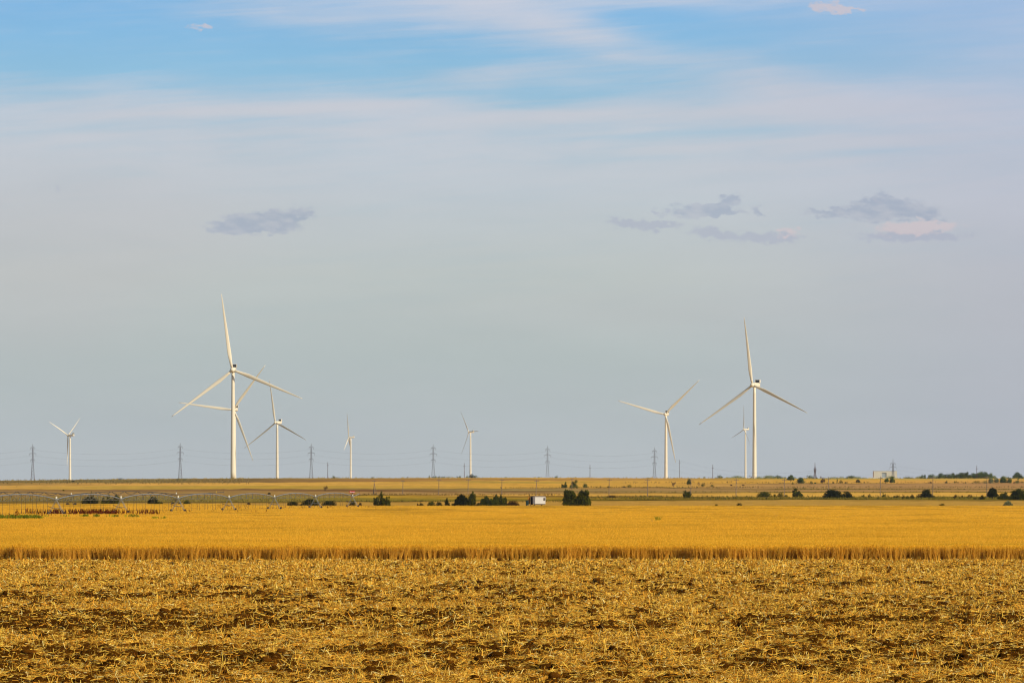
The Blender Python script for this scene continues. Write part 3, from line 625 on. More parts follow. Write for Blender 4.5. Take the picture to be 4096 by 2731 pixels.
# ------------------------------------------------------------------ site trailer, tank, building
def trailer():
    D = 1262.0; x = at(2150, D); z0 = gz(x, D); k = D / F
    t = empty('site_trailer', (x, D, z0)); tag(t, 'small white site trailer with a dark doorway and one window, beyond the wheat', 'trailer')
    wall = mat('trailer_white', (0.80, 0.76, 0.66), rough=0.6, grain=0.05, scale=1.2); rz = R(-12)
    def X(px): return (px - 2150) * k
    def Z(py): return zat(py, D) - z0
    zb, zt = Z(2014.5), Z(1986)
    # plan: long side nearly faces the camera, the short left end is turned away
    fl, fr = Vector((X(2140.5), 0, 0)), Vector((X(2181.5), -0.35, 0)); bl = Vector((X(2122), 2.9, 0)); br = fr + (bl - fl)
    el = fl + (bl - fl) * 0.5
    def slab(name, a, b, z0_, z1_, th, m, par=t):
        d = (b - a).normalized(); n = Vector((d.y, -d.x, 0)) * th; v = [a, b, b - n, a - n]
        me = bpy.data.meshes.new(name); P = [(p.x, p.y, z0_) for p in v] + [(p.x, p.y, z1_) for p in v]
        me.from_pydata(P, [], [(3, 2, 1, 0), (4, 5, 6, 7), (0, 1, 5, 4), (1, 2, 6, 5), (2, 3, 7, 6), (3, 0, 4, 7)]); return link(name, me, m, par)
    d = (fr - fl); w0, w1 = fl + d * 0.80, fl + d * 0.965; wz0, wz1 = Z(2000.5), Z(1990.5)
    mb = MB()
    body = slab('body', fl, w0, zb, zt, 0.06, wall)
    for a, b, c0, c1 in ((w0, w1, zb, wz0), (w0, w1, wz1, zt), (w1, fr, zb, zt)): slab('wall_panel', a, b, c0, c1, 0.06, wall, body)
    slab('end_wall', el, fl, zb, zt, 0.06, wall); slab('end_wall', br, bl, zb, zt, 0.06, wall, ); slab('side_wall', fr, br, zb, zt, 0.06, wall)
    dk = mat('dark_interior', (0.012, 0.008, 0.006), rough=0.9); slab('interior', w0 + Vector((0.05, 0.7, 0)), w1 + Vector((0, 0.7, 0)), zb + 0.05, zt - 0.05, 0.03, dk)
    fm = mat('window_frame', (0.10, 0.06, 0.03), rough=0.7)
    f = slab('window', w0 + Vector((0, -0.02, 0)), w1 + Vector((0, -0.02, 0)), wz0 - 0.05, wz0, 0.06, fm); slab('curtain', w0 + (w1 - w0) * 0.55 + Vector((0, 0.1, 0)), w1 + Vector((0, 0.1, 0)), wz0 + 0.35, wz1, 0.02, mat('curtain', (0.16, 0.09, 0.03), rough=0.9), f)
    slab('shutter', w1 + Vector((0.05, -0.1, 0)), w1 + Vector((0.28, -0.28, 0)), Z(1996), Z(1991), 0.03, wall)
    dl = fl + (bl - fl) * 1.0
    slab('doorway', bl, el, zb - 0.25, zt - 0.08, 0.03, dk); slab('open_door', bl + Vector((-0.1, -0.3, 0)), bl + Vector((-0.75, -0.9, 0)), zb - 0.05, zt - 0.1, 0.05, mat('door_brown', alb((160, 105, 25)), rough=0.7))
    rf = MB(); pts = [fl, fr, br, bl]; c = (fl + fr + bl + br) / 4
    P = [c + (p - c) * 1.05 for p in pts]; me = bpy.data.meshes.new('roof'); v = [(p.x, p.y, zt + 0.003) for p in P] + [(p.x, p.y, zt + 0.12) for p in P] + [(((P[1] + P[2]) / 2).x, ((P[1] + P[2]) / 2).y, zt + 0.26), (((P[0] + P[3]) / 2).x, ((P[0] + P[3]) / 2).y, zt + 0.26)]
    me.from_pydata(v, [], [(3, 2, 1, 0), (0, 1, 5, 4), (2, 3, 7, 6), (4, 5, 8, 9), (6, 7, 9, 8), (1, 2, 6, 8, 5), (3, 0, 4, 9, 7)]); r = link('roof', me, mat('roof_felt', (0.30, 0.22, 0.13), rough=0.9), t)
    MB().tube([(X(2118.5), 1.9, zt + 0.05), (X(2118.5), 1.9, zt + 0.75)], 0.07, 8).build('stove_pipe', dk, t)
    for px in (2137, 2167):
        for yy in (0.35, 2.1): cc = Vector((X(px), yy, 0.42)); MB().tube([cc + Vector((0, -0.14, 0)), cc + Vector((0, 0.14, 0))], 0.42, 16).build('wheel', TYRE, t)
    ch = MB(); ch.box(X(2136), X(2180), 0.3, 0.42, zb - 0.16, zb - 0.01); ch.box(X(2136), X(2180), 1.9, 2.02, zb - 0.16, zb - 0.01); ch.build('chassis', DKST, t)
    st = MB(); st.box(X(2116), X(2124), 0.6, 1.5, 0.0, 0.35); st.box(X(2118), X(2124), 0.8, 1.5, 0.35, zb - 0.3); st.build('steps', DKST, t)
    # tank
    D2 = 1258.0; x2 = at(2109, D2); tk = empty('water_tank', (x2, D2, gz(x2, D2))); tag(tk, 'dark upright metal tank standing left of the white trailer', 'tank')
    hh = zat(2001.5, D2) - gz(x2, D2); gm = mat('tank_green', (0.012, 0.03, 0.025), rough=0.5)
    round_box('tank_body', (0.80, 0.8, hh), 0.06, gm, tk, (0, 0, hh / 2)); round_box('lid', (0.84, 0.84, 0.07), 0.03, gm, tk, (0, 0, hh + 0.036))
trailer()
def building():
    D = 3950.0; x = at(3541, D); z0 = gz(x, D); k = D / F; t = empty('flat_roofed_building', (x, D, z0)); tag(t, 'pale flat-roofed building with a grey gateway on the right horizon', 'building')
    pale = mat('pale_render', (0.50, 0.46, 0.36), rough=0.85, grain=0.08, scale=0.3); grey = mat('grey_gate', (0.28, 0.31, 0.32), rough=0.6); zt = zat(1884, D) - z0; zw = zat(1908.5, D) - z0
    X = lambda p: (p - 3541) * k
    MB().box(X(3495), X(3527.5), 0, 9, -0.5, zt).box(X(3546), X(3588), 0, 9, -0.5, zt).box(X(3527.5), X(3546), 0.0, 9, zat(1890, D) - z0, zt).build('wall', pale, t)
    MB().box(X(3527.6), X(3545.9), 0.6, 0.8, -0.4, zat(1890.2, D) - z0).build('gate', grey, t)
    MB().box(X(3494.4), X(3588.6), -0.15, 9.15, zt + 0.003, zt + 0.2).build('roof', pale, t)
    MB().box(X(3492), X(3494.3), -0.3, 1.2, -0.4, zt + 0.1).build('corner_pier', mat('brown_brick', (0.22, 0.13, 0.10), rough=0.9), t)
    D -= 120; x = at(3532, D); z0 = gz(x, D); k = D / F; X = lambda p: (p - 3532) * k; w = MB().box(X(3473), X(3593), 0, 0.4, -0.3, zat(1908.5, D) - z0).build('boundary_wall', pale, None, (x, D, z0))
    tag(w, 'low pale wall running in front of the flat-roofed building', 'wall')
building()

# ------------------------------------------------------------------ trees and bushes
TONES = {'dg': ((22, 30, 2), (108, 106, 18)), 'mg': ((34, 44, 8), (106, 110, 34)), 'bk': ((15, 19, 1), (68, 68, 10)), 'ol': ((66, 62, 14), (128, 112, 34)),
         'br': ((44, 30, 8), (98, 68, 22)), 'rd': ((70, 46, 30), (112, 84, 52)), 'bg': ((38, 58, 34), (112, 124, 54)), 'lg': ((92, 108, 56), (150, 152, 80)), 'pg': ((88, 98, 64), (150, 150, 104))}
LEAFM = mat('foliage', attr=True, rough=0.85, spec=0.0, trans=0.2)
BARK = mat('bark', (0.09, 0.06, 0.04), rough=0.9)
def plant(px, base_y, w_px, top_y, shape, tone, label, D=None, cat=None):
    if D is None:
        D = 1296.0 if base_y > 2017 else (1385.0 if base_y > 2009 else d_of(px, base_y))
    x = at(px, D); z0 = gz(x, D) - 0.05; h = max(0.5, 1.05 * (zat(top_y, D) - z0)); w = max(0.5, 1.12 * w_px * D / F)
    tree = shape in ('tree', 'spiky', 'thin'); name = {'tree': 'tree', 'thin': 'bare_shrub'}.get(shape, 'bush')
    t = empty(name, (x, D, z0)); tag(t, label, cat or ('tree' if shape == 'tree' else 'bush'), 'scattered bushes and trees of the plain')
    px_area = (w * h) * (F / 4 / D) ** 2
    n = int(np.clip(px_area * 26, 500, 9000)); lobes = []
    nl = int(np.clip(4 + w_px / 7, 4, 12)); r_ = random.Random(int(px * 7 + top_y)); zb = 0.28 * h if shape == 'tree' else 0.0
    pk = r_.randrange(nl)
    for i in range(nl):
        a = ((i + 0.5) / nl * 2 - 1) + r_.uniform(-0.1, 0.1); a = max(-1, min(1, a))
        if shape in ('dome', 'low'): env = (max(0.16, 1 - a * a) ** 0.5 if shape == 'dome' else max(0.3, 1 - a ** 4) ** 0.5) * r_.uniform(0.84, 1.0); rx, rz = w * r_.uniform(0.15, 0.24), h * r_.uniform(0.26, 0.36)
        elif shape == 'bush': env = max(0.42, 1 - abs(a) ** 4) ** 0.5 * r_.uniform(0.62, 1.0); rx, rz = w * r_.uniform(0.11, 0.20), h * r_.uniform(0.14, 0.26)
        elif shape == 'tree': env = max(0.3, 1 - a * a) ** 0.5 * r_.uniform(0.8, 1.0); rx, rz = w * r_.uniform(0.16, 0.25), (h - zb) * r_.uniform(0.2, 0.3)
        else: env = r_.uniform(0.40, 0.98) * (1 - 0.15 * abs(a)); rx, rz = w * r_.uniform(0.10, 0.19), h * r_.uniform(0.16, 0.26)
        if i == pk and shape in ('spiky', 'bush', 'thin'): env = 1.0
        cx = a * (w / 2 - rx); cz = max(h * env - rz, zb + rz * 0.6); lobes.append((cx, r_.uniform(-0.2, 0.2) * w, cz, rx, rz))
        if shape != 'thin' and h * env > rz * 2.2:
            lobes.append((cx * 0.92, r_.uniform(-0.2, 0.2) * w, zb + (cz - zb) * 0.45, rx * 1.2, max(rz, (cz - zb) * 0.5)))
    L = np.array(lobes); wt = L[:, 3] * L[:, 4]; pick = rng.choice(len(L), n, p=wt / wt.sum()); S = unit(rng.normal(size=(n, 3))) * (rng.random((n, 1)) ** 0.4)
    if shape == 'thin': S *= 1.25
    P = np.stack([L[pick, 0], L[pick, 1], L[pick, 2]], 1) + S * np.stack([L[pick, 3], L[pick, 3], L[pick, 4]], 1) * (1 + 0.10 * rng.normal(size=(n, 1)))
    P[:, 2] = np.clip(P[:, 2], 0.02, None)
    ls = float(np.clip(0.062 * min(w, h), 0.10, 0.36)) * (0.7 if shape == 'thin' else 1.0)
    Dv = unit(rng.normal(size=(n, 3)) + S * 0.6) * ls * rng.uniform(0.7, 1.7, (n, 1)); W = side(Dv) * ls * rng.uniform(0.35, 0.6, (n, 1))
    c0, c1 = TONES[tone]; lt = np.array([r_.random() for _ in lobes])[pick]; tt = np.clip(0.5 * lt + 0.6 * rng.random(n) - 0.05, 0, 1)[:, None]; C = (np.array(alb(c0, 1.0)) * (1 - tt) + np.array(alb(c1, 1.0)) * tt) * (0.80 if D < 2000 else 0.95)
    V, Fq = quads(ribbons(P - Dv / 2, Dv, W, 0.5)); link('crown' if shape == 'tree' else 'foliage', np_mesh('foliage', V, Fq, np.repeat(C, 4, 0)), LEAFM, t)
    if w_px >= 9:
        tr = MB(); r0 = 0.045 * w if shape == 'tree' else 0.02 * w
        if shape == 'tree': tr.tube([(0, 0, -0.3), (0.02 * w, 0, zb), (0.0, 0, h * 0.6)], [r0, r0 * 0.75, r0 * 0.3], 7)
        for cx, cy, cz, rx, rz in lobes[:6]: tr.tube([(0, 0, zb * 0.8 if shape == 'tree' else -0.1), (cx * 0.5, cy * 0.5, max(zb, cz * 0.5)), (cx, cy, cz)], [r0 * 0.6, r0 * 0.4, r0 * 0.12], 5)
        tr.build('trunk' if shape == 'tree' else 'stems', BARK, t)
    return t
# (centre column, foot row, width, top row, shape, tone, label)
PLANTS = [
 # behind the crop's far edge, left
 (360, 2011, 72, 1984, 'low', 'bk', 'dark spreading bush seen through the second span of the irrigation machine'),
 (371, 2011, 16, 1963, 'spiky', 'ol', 'thin tall sapling sprouting above the dark spreading bush at left'),
 (425, 2012, 40, 1979, 'spiky', 'dg', 'ragged dark shrub with two peaks under the pipe at left'),
 (460, 2012, 34, 1977, 'spiky', 'dg', 'narrow pointed green shrub beside the third irrigation tower'),
 (612, 2011, 46, 1982, 'dome', 'bk', 'dark dome bush framed by the truss, right of the third irrigation tower'),
 (640, 2012, 26, 2003, 'low', 'dg', 'low green tuft at the right foot of the framed dome bush'),
 (748, 2013, 34, 1997, 'dome', 'dg', 'small green dome bush under the fourth arched span'),
 (994, 2017, 18, 2008, 'low', 'br', 'tiny brown tuft at the wheat edge under the irrigation machine'),
 (1172, 2018, 52, 2002, 'low', 'bk', 'left end of the low dark hedge behind the irrigation machine'),
 (1240, 2018, 80, 1994, 'bush', 'bk', 'tallest middle bush of the low dark hedge behind the irrigation machine'),
 (1316, 2018, 64, 1999, 'low', 'bk', 'brown-black right end of the hedge behind the irrigation machine'),
 (1410, 2018, 30, 2002, 'low', 'bk', 'dark bush between the legs of the last irrigation tower'),
 (1441, 2018, 16, 2008, 'low', 'br', 'little brown tuft right of the last irrigation tower'),
 # middle row at the crop edge
 (1506, 2018, 26, 1980, 'spiky', 'dg', 'slim pointed green shrub under the braced utility pole'),
 (1531, 2018, 30, 1966, 'spiky', 'dg', 'tall narrow green shrub right of the braced utility pole'),
 (1550, 2018, 26, 1984, 'bush', 'dg', 'rounded bush leaning on the tall narrow shrub by the braced pole'),
 (1671, 2019, 9, 2013, 'low', 'br', 'tiny brown tuft left of the small round dark bush'),
 (1685, 2019, 22, 2008, 'dome', 'bk', 'small round dark bush alone at the wheat edge, left of centre'),
 (1725, 2019, 36, 2003, 'low', 'dg', 'low green bush joined to a blackish one left of centre'),
 (1756, 2019, 36, 2006, 'low', 'bk', 'low blackish bush joined to a green one left of centre'),
 (1790, 2019, 24, 1991, 'spiky', 'bk', 'upright dark shrub forked at the top, left of the large dark bush'),
 (1811, 2019, 15, 2011, 'low', 'dg', 'tiny green bush in the gap before the large dark bush'),
 (1847, 2019, 60, 1977, 'bush', 'bk', 'large broad dark bush left of the tallest bush of the middle row'),
 (1889, 2019, 33, 1965, 'spiky', 'dg', 'tallest narrow bush of the middle row, in front of a utility pole'),
 (1914, 2019, 24, 2007, 'low', 'dg', 'low dark tuft between the tallest bush and the grey-green one'),
 (1940, 2019, 40, 1982, 'bush', 'mg', 'grey-green rounded bush right of the tallest one of the middle row'),
 (1974, 2019, 40, 1979, 'spiky', 'mg', 'loose shrub with a twig standing free at its top left'),
 (2005, 2019, 44, 1979, 'spiky', 'dg', 'irregular leafy bush next to the low brown mound bush'),
 (2050, 2020, 60, 1999, 'dome', 'br', 'low brown mound bush nearest the left side of the white trailer'),
 (2280, 2020, 58, 1959, 'bush', 'dg', 'left one of the two big green bushes right of the trailer'),
 (2332, 2020, 60, 1961, 'bush', 'dg', 'right one of the two big green bushes right of the trailer'),
 (2865, 2020, 17, 2014, 'low', 'mg', 'tiny green tuft at the wheat edge left of the dark tuft'),
 (2957, 2020, 26, 2010, 'low', 'bk', 'small dark tuft at the wheat edge below the second tallest turbine'),
 (3768, 2020, 30, 2012, 'low', 'ol', 'flat olive tuft at the wheat edge near the right side'),
 (4032, 2020, 42, 1999, 'dome', 'pg', 'pale grey-green round bush at the wheat edge near the right corner'),
 # green verge right of centre
 (2448, 1990, 48, 1978, 'low', 'br', 'brown bramble mound just right of the two big green bushes'),
 (2749, 1989, 36, 1960, 'bush', 'dg', 'dark blocky bush standing alone on the verge right of centre'),
 (3058, 1988, 64, 1963, 'low', 'dg', 'wide dark clump on the verge below the second tallest turbine'),
 (3099, 1988, 14, 1973, 'low', 'dg', 'small bush stuck between the wide clump and the next bush'),
 (3122, 1988, 26, 1968, 'bush', 'dg', 'dark bush second right of the wide clump on the verge'),
 (3144, 1988, 18, 1976, 'low', 'ol', 'low olive bush before the jagged bush on the verge'),
 (3190, 1987, 44, 1952, 'spiky', 'dg', 'jagged dark bush with one tall tip on the verge'),
 (3332, 1992, 84, 1955, 'dome', 'bk', 'wide dark domed bush in front of a utility pole on the right'),
 (3390, 1991, 46, 1964, 'spiky', 'bk', 'ragged bush with a raised twig joined to the wide domed bush'),
 (3452, 1988, 15, 1976, 'spiky', 'dg', 'small tilted bush right of the wide domed bush'),
 (3477, 1988, 16, 1974, 'spiky', 'ol', 'small light olive bush second right of the wide domed bush'),
 (3535, 1987, 18, 1970, 'spiky', 'dg', 'small green bush just right of the pole before the pale building'),
 (3577, 1991, 12, 1981, 'low', 'dg', 'tiny round bush below the pale building'),
 (3591, 1991, 17, 1977, 'bush', 'bk', 'round dark bush right of the tiny one below the pale building'),
 (3612, 1993, 14, 1976, 'spiky', 'bk', 'narrow forked dark bush right below the pale building'),
 (3629, 1993, 16, 1982, 'low', 'dg', 'low round bush left of the square-topped dark one'),
 (3648, 1993, 22, 1975, 'bush', 'bk', 'square-topped dark bush left of the dense dark dome'),
 (3676, 1990, 18, 1973, 'bush', 'bk', 'small bush leaning on the left side of the dense dark dome'),
 (3706, 1990, 52, 1954, 'dome', 'bk', 'dense dark dome bush left of a utility pole, near the right side'),
 (3734, 1990, 20, 1980, 'low', 'ol', 'low olive bush at the foot of the pole by the dense dark dome'),
 (3820, 1991, 15, 1976, 'spiky', 'br', 'brownish forked bush alone on the right verge'),
 (3848, 1990, 9, 1981, 'low', 'br', 'tiny brown bush between two larger ones on the right verge'),
 (3879, 1990, 21, 1977, 'bush', 'br', 'brown round-topped bush on the right verge'),
 (3901, 1996, 18, 1989, 'low', 'ol', 'flat olive tuft left of the Y-shaped bush at right'),
 (3928, 1998, 22, 1978, 'spiky', 'bk', 'Y-shaped dark bush left of the last utility pole'),
 (3970, 1996, 42, 1948, 'tree', 'bk', 'tall dark leafy tree just right of the last utility pole'),
 (4014, 1997, 52, 1969, 'bush', 'dg', 'green bush between the tall dark tree and the right border bush'),
 (4074, 1998, 68, 1956, 'bush', 'dg', 'big dark green bush cut by the right border of the photo'),
 (4040, 1998, 26, 1984, 'low', 'dg', 'low green bush under the big one at the right border'),
 # hillside
 (1303, 1962, 19, 1943, 'thin', 'rd', 'dark twiggy shrub alone on the brown strip left of the braced pole'),
 (1077, 1977, 15, 1968, 'low', 'bk', 'tiny dark bush on the slope above the irrigation machine'),
 (254, 1962, 9, 1957, 'low', 'ol', 'speck of a bush on the slope at far left'),
 (2257, 1951, 25, 1926, 'spiky', 'mg', 'flat-topped hillside shrub directly above the two big bushes'),
 (2296, 1953, 32, 1921, 'thin', 'mg', 'loose hillside shrub behind a utility pole above the two big bushes'),
 (2340, 1950, 22, 1932, 'bush', 'bg', 'round bluish hillside bush above the right big bush'),
 (2436, 1950, 20, 1942, 'low', 'ol', 'low bush at the foot of a utility pole on the hillside'),
 (2518, 1949, 24, 1936, 'low', 'mg', 'flattened green bush on the field line below the hanging-blade turbine'),
 (2497, 1949, 16, 1943, 'low', 'rd', 'small reddish bush left of the flattened green one'),
 (2695, 1946, 19, 1928, 'thin', 'rd', 'reddish V-shaped bare shrub on the field line'),
 (2756, 1944, 20, 1910, 'tree', 'mg', 'tall narrow tree beside a utility pole, its top above the horizon'),
 (2795, 1944, 11, 1926, 'thin', 'rd', 'thin reddish shrub right of the tall narrow tree'),
 (2811, 1944, 19, 1929, 'bush', 'dg', 'dark round bush touching the thin reddish shrub'),
 (2848, 1945, 16, 1937, 'low', 'mg', 'small green bush on the field line left of the small distant turbine'),
 (2925, 1943, 12, 1936, 'low', 'rd', 'first of two specks of brush below the second tallest turbine'),
 (2973, 1942, 14, 1936, 'low', 'rd', 'second speck of brush, right below the second tallest turbine'),
 (3163, 1925, 30, 1897, 'tree', 'bg', 'bluish round tree on the skyline right of the second tallest turbine'),
 (3171, 1937, 10, 1927, 'low', 'mg', 'small bush below the bluish round tree'),
 (3203, 1932, 34, 1906, 'dome', 'bg', 'dark bluish dome bush right of the round skyline tree'),
 (3245, 1935, 15, 1922, 'low', 'mg', 'small green bush under the short reddish pylon'),
 (3261, 1934, 11, 1927, 'low', 'bg', 'tiny bluish bush under the short reddish pylon'),
 (3290, 1932, 22, 1905, 'thin', 'rd', 'reddish-grey bare tree right of the short reddish pylon'),
 (3333, 1932, 10, 1924, 'low', 'mg', 'tiny bush left of the slim cypress-like shrub'),
 (3349, 1932, 7, 1911, 'bush', 'mg', 'slim cypress-like shrub on the right hillside'),
 (3365, 1932, 17, 1917, 'spiky', 'ol', 'olive shrub just right of the slim cypress-like one'),
 (3383, 1932, 10, 1926, 'low', 'ol', 'low olive patch right of the olive shrub'),
 (3432, 1930, 23, 1913, 'dome', 'bk', 'dark round bush left of the pale building, on the slope below it'),
 (3457, 1931, 6, 1926, 'low', 'ol', 'speck of a bush right of the dark round one'),
 (3547, 1931, 22, 1909, 'tree', 'bg', 'small lollipop tree in front of the pale building'),
 (3569, 1930, 24, 1905, 'bush', 'bg', 'bushy bluish tree right of the lollipop tree before the pale building'),
 (3722, 1932, 15, 1924, 'low', 'br', 'brown low bush at the pole right of the pale building'),
 (3786, 1932, 13, 1920, 'bush', 'mg', 'first of two round bushes alone on the far right field'),
 (3820, 1931, 13, 1921, 'bush', 'dg', 'second round bush on the far right field, slightly darker'),
 (3832, 1931, 8, 1926, 'low', 'ol', 'tiny tuft touching the second round bush on the far right field'),
 (3862, 1932, 8, 1926, 'low', 'mg', 'lone tiny bush between the round pair and the long hedge at right'),
 (3907, 1932, 36, 1920, 'low', 'mg', 'left end of the hedge below the right-hand tree clump'),
 (3940, 1932, 28, 1920, 'low', 'bg', 'bluish bush second in the hedge below the right-hand tree clump'),
 (3964, 1932, 24, 1909, 'bush', 'pg', 'pale round tree behind the last utility pole'),
 (3986, 1931, 22, 1908, 'bush', 'pg', 'pale tree second right of the last utility pole'),
 (4012, 1931, 32, 1904, 'bush', 'bg', 'tallest bluish tree of the hedge at the right border'),
 (4038, 1931, 22, 1907, 'bush', 'bg', 'round bluish tree right of the tallest one of the hedge'),
 (4056, 1932, 7, 1924, 'low', 'rd', 'tiny reddish bush in the gap of the hedge'),
 (4070, 1931, 19, 1912, 'spiky', 'bg', 'last upright bush of the hedge near the right border'),
 (4088, 1931, 22, 1923, 'low', 'mg', 'low green bush at the very end of the hedge'),
]
CREST = [
 (482, 3250, 19, 1912, 'dome', 'bk', 'round dark bush on the skyline right of the leftmost turbine'), (293, 3050, 16, 1921, 'low', 'bk', 'small dark bush on the slope just right of the leftmost turbine'),
 (739, 3100, 18, 1913, 'low', 'bg', 'dark low bush at the foot of the darkest pylon'), (712, 3150, 14, 1914, 'low', 'mg', 'small scrub at the left foot of the darkest pylon'),
 (1335, 3380, 11, 1902, 'bush', 'bg', 'small round bush on the skyline right of the first thin pole'), (1343, 3360, 30, 1908, 'low', 'mg', 'flat green patch beneath the small skyline bush'),
 (1491, 3350, 11, 1905, 'bush', 'bg', 'bluish bush on the crest above the braced utility pole'), (1630, 3350, 5, 1906, 'thin', 'rd', 'speck of a twig on the crest above the first plain utility pole'),
 (1717, 3420, 6, 1901, 'bush', 'bg', 'tiny detached bush left of the fourth pylon foot'), (1733, 3420, 10, 1904, 'bush', 'bg', 'little bush at the foot of the fourth pylon'),
 (1742, 3420, 9, 1903, 'bush', 'bg', 'first tiny round bush right of the fourth pylon'), (1757, 3420, 13, 1903, 'bush', 'mg', 'second tiny round bush right of the fourth pylon'),
 (1768, 3420, 8, 1905, 'bush', 'bg', 'third tiny round bush right of the fourth pylon'), (1777, 3420, 9, 1904, 'bush', 'bg', 'fourth tiny round bush right of the fourth pylon'),
 (1797, 3420, 22, 1906, 'low', 'lg', 'low pale scrub between the tiny round bushes and a thin pole'), (1829, 3420, 6, 1904, 'bush', 'bg', 'tiny bush left of the V-shaped one on the crest'),
 (1840, 3420, 8, 1902, 'spiky', 'bg', 'small V-shaped bush on the crest left of a thin pole'), (1869, 3420, 11, 1902, 'bush', 'bg', 'small round bush right of the thin pole at mid horizon'),
 (1887, 3440, 20, 1897, 'dome', 'bk', 'dark bush at the foot of the mid-horizon turbine'), (1903, 3440, 16, 1900, 'bush', 'bg', 'dark bush right of the mid-horizon turbine foot'),
 (2024, 3400, 10, 1907, 'low', 'lg', 'tiny pale hump on the crest left of the fifth pylon'), (2154, 3400, 7, 1907, 'low', 'bg', 'tiny bush on the crest behind the leaning pole'),
 (2225, 3420, 14, 1901, 'bush', 'bg', 'bluish round bush on the crest just right of the fifth pylon'), (2594, 3420, 14, 1909, 'low', 'lg', 'low green scrub at the foot of the sixth pylon'),
 (2818, 3500, 9, 1906, 'bush', 'lg', 'tiny light green bush left of a thin pole on the crest'), (2879, 3600, 19, 1902, 'bush', 'bg', 'bluish bush right of the thin pole on the crest'),
 (2863, 3600, 12, 1907, 'low', 'lg', 'low light green scrub left of the bluish crest bush'), (2912, 3650, 20, 1908, 'low', 'lg', 'thin green scrub left of the small distant turbine'),
 (2948, 3650, 46, 1904, 'low', 'lg', 'long light green bank at the foot of the small distant turbine'), (3002, 3600, 12, 1902, 'thin', 'rd', 'thin reddish brush at the left foot of the second tallest turbine'),
 (3035, 3650, 24, 1906, 'low', 'lg', 'green scrub at the right foot of the second tallest turbine'), (3076, 3700, 44, 1903, 'low', 'lg', 'light green tree bank right of the second tallest turbine'),
 (3110, 3700, 32, 1902, 'bush', 'bg', 'bluish tree ending the light green bank'), (3137, 3700, 22, 1908, 'low', 'lg', 'low green scrub before the bluish round skyline tree'),
 (3181, 3720, 16, 1907, 'bush', 'bg', 'bluish crown between the two skyline trees at right'), (3229, 3700, 14, 1908, 'low', 'lg', 'pale scrub left of the short reddish pylon'),
 (3242, 3700, 20, 1903, 'bush', 'bg', 'bluish bush at the left foot of the short reddish pylon'), (3266, 3660, 16, 1908, 'low', 'bg', 'low scrub at the right foot of the short reddish pylon'),
 (3332, 3750, 40, 1908, 'low', 'lg', 'low light green strip right of the reddish-grey bare tree'), (3366, 3750, 26, 1908, 'low', 'lg', 'low light green strip above the olive shrub'),
 (3403, 3700, 34, 1902, 'dome', 'bg', 'blue-green round tree on the skyline left of the pale building'), (3430, 3720, 24, 1906, 'low', 'lg', 'light green bush right of the blue-green round tree'),
 (3455, 3720, 26, 1910, 'low', 'lg', 'flat scrub left of the low pale wall'), (3562, 3700, 28, 1905, 'low', 'lg', 'light green bush against the pale building'),
 (3600, 3700, 16, 1911, 'low', 'lg', 'flat scrub at the right end of the low pale wall'), (3634, 3720, 36, 1907, 'low', 'bg', 'low bluish tree bank right of the pale building'),
 (3665, 3740, 14, 1908, 'low', 'lg', 'small green gap-filler bush in the right skyline bank'), (3691, 3740, 20, 1901, 'bush', 'bg', 'rounded bluish tree in the right skyline bank'),
 (3678, 3760, 22, 1905, 'low', 'lg', 'light green bush left of the rounded bluish tree'), (3722, 3700, 19, 1898, 'bush', 'bg', 'square dark blue tree right behind a utility pole'),
 (3743, 3760, 18, 1903, 'low', 'lg', 'low light tree right of the square dark blue one'), (3762, 3700, 22, 1894, 'bush', 'bg', 'tall left tree of the long tree bank on the right skyline'),
 (3783, 3720, 26, 1898, 'bush', 'mg', 'second tree of the long tree bank on the right skyline'), (3803, 3700, 22, 1898, 'bush', 'bg', 'third tree of the long tree bank on the right skyline'),
 (3822, 3720, 24, 1894, 'bush', 'mg', 'fourth tree of the long tree bank on the right skyline'), (3842, 3700, 26, 1893, 'bush', 'bg', 'fifth tree of the long tree bank on the right skyline'),
 (3862, 3690, 32, 1890, 'bush', 'mg', 'tallest right tree of the long tree bank on the right skyline'), (3885, 3720, 22, 1901, 'low', 'lg', 'low link between the two right-hand tree banks'),
 (3905, 3700, 34, 1890, 'bush', 'bg', 'left tree of the highest clump, around a thin pole'), (3928, 3690, 40, 1886, 'dome', 'bg', 'highest round tree on the right skyline'),
 (3953, 3700, 30, 1890, 'bush', 'bg', 'right tree of the highest clump on the skyline'), (3975, 3740, 18, 1903, 'low', 'lg', 'low pale bush right of the highest clump'),
 (4020, 3760, 30, 1906, 'low', 'lg', 'low green strip behind the hedge near the right border'), (4052, 3760, 14, 1906, 'low', 'lg', 'pale bush before the last skyline tree'),
 (4070, 3700, 30, 1890, 'dome', 'bg', 'last round bluish tree on the skyline at the right border'), (4090, 3720, 16, 1903, 'low', 'bg', 'low bush right of the last skyline tree'),
]
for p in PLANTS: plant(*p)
for px, D, w, ty, sh, tn, lab in CREST: plant(px, 0, w * (1.6 if w >= 18 else 1.2), ty - (3 if w >= 18 else 1), sh, tn, lab, D=D)

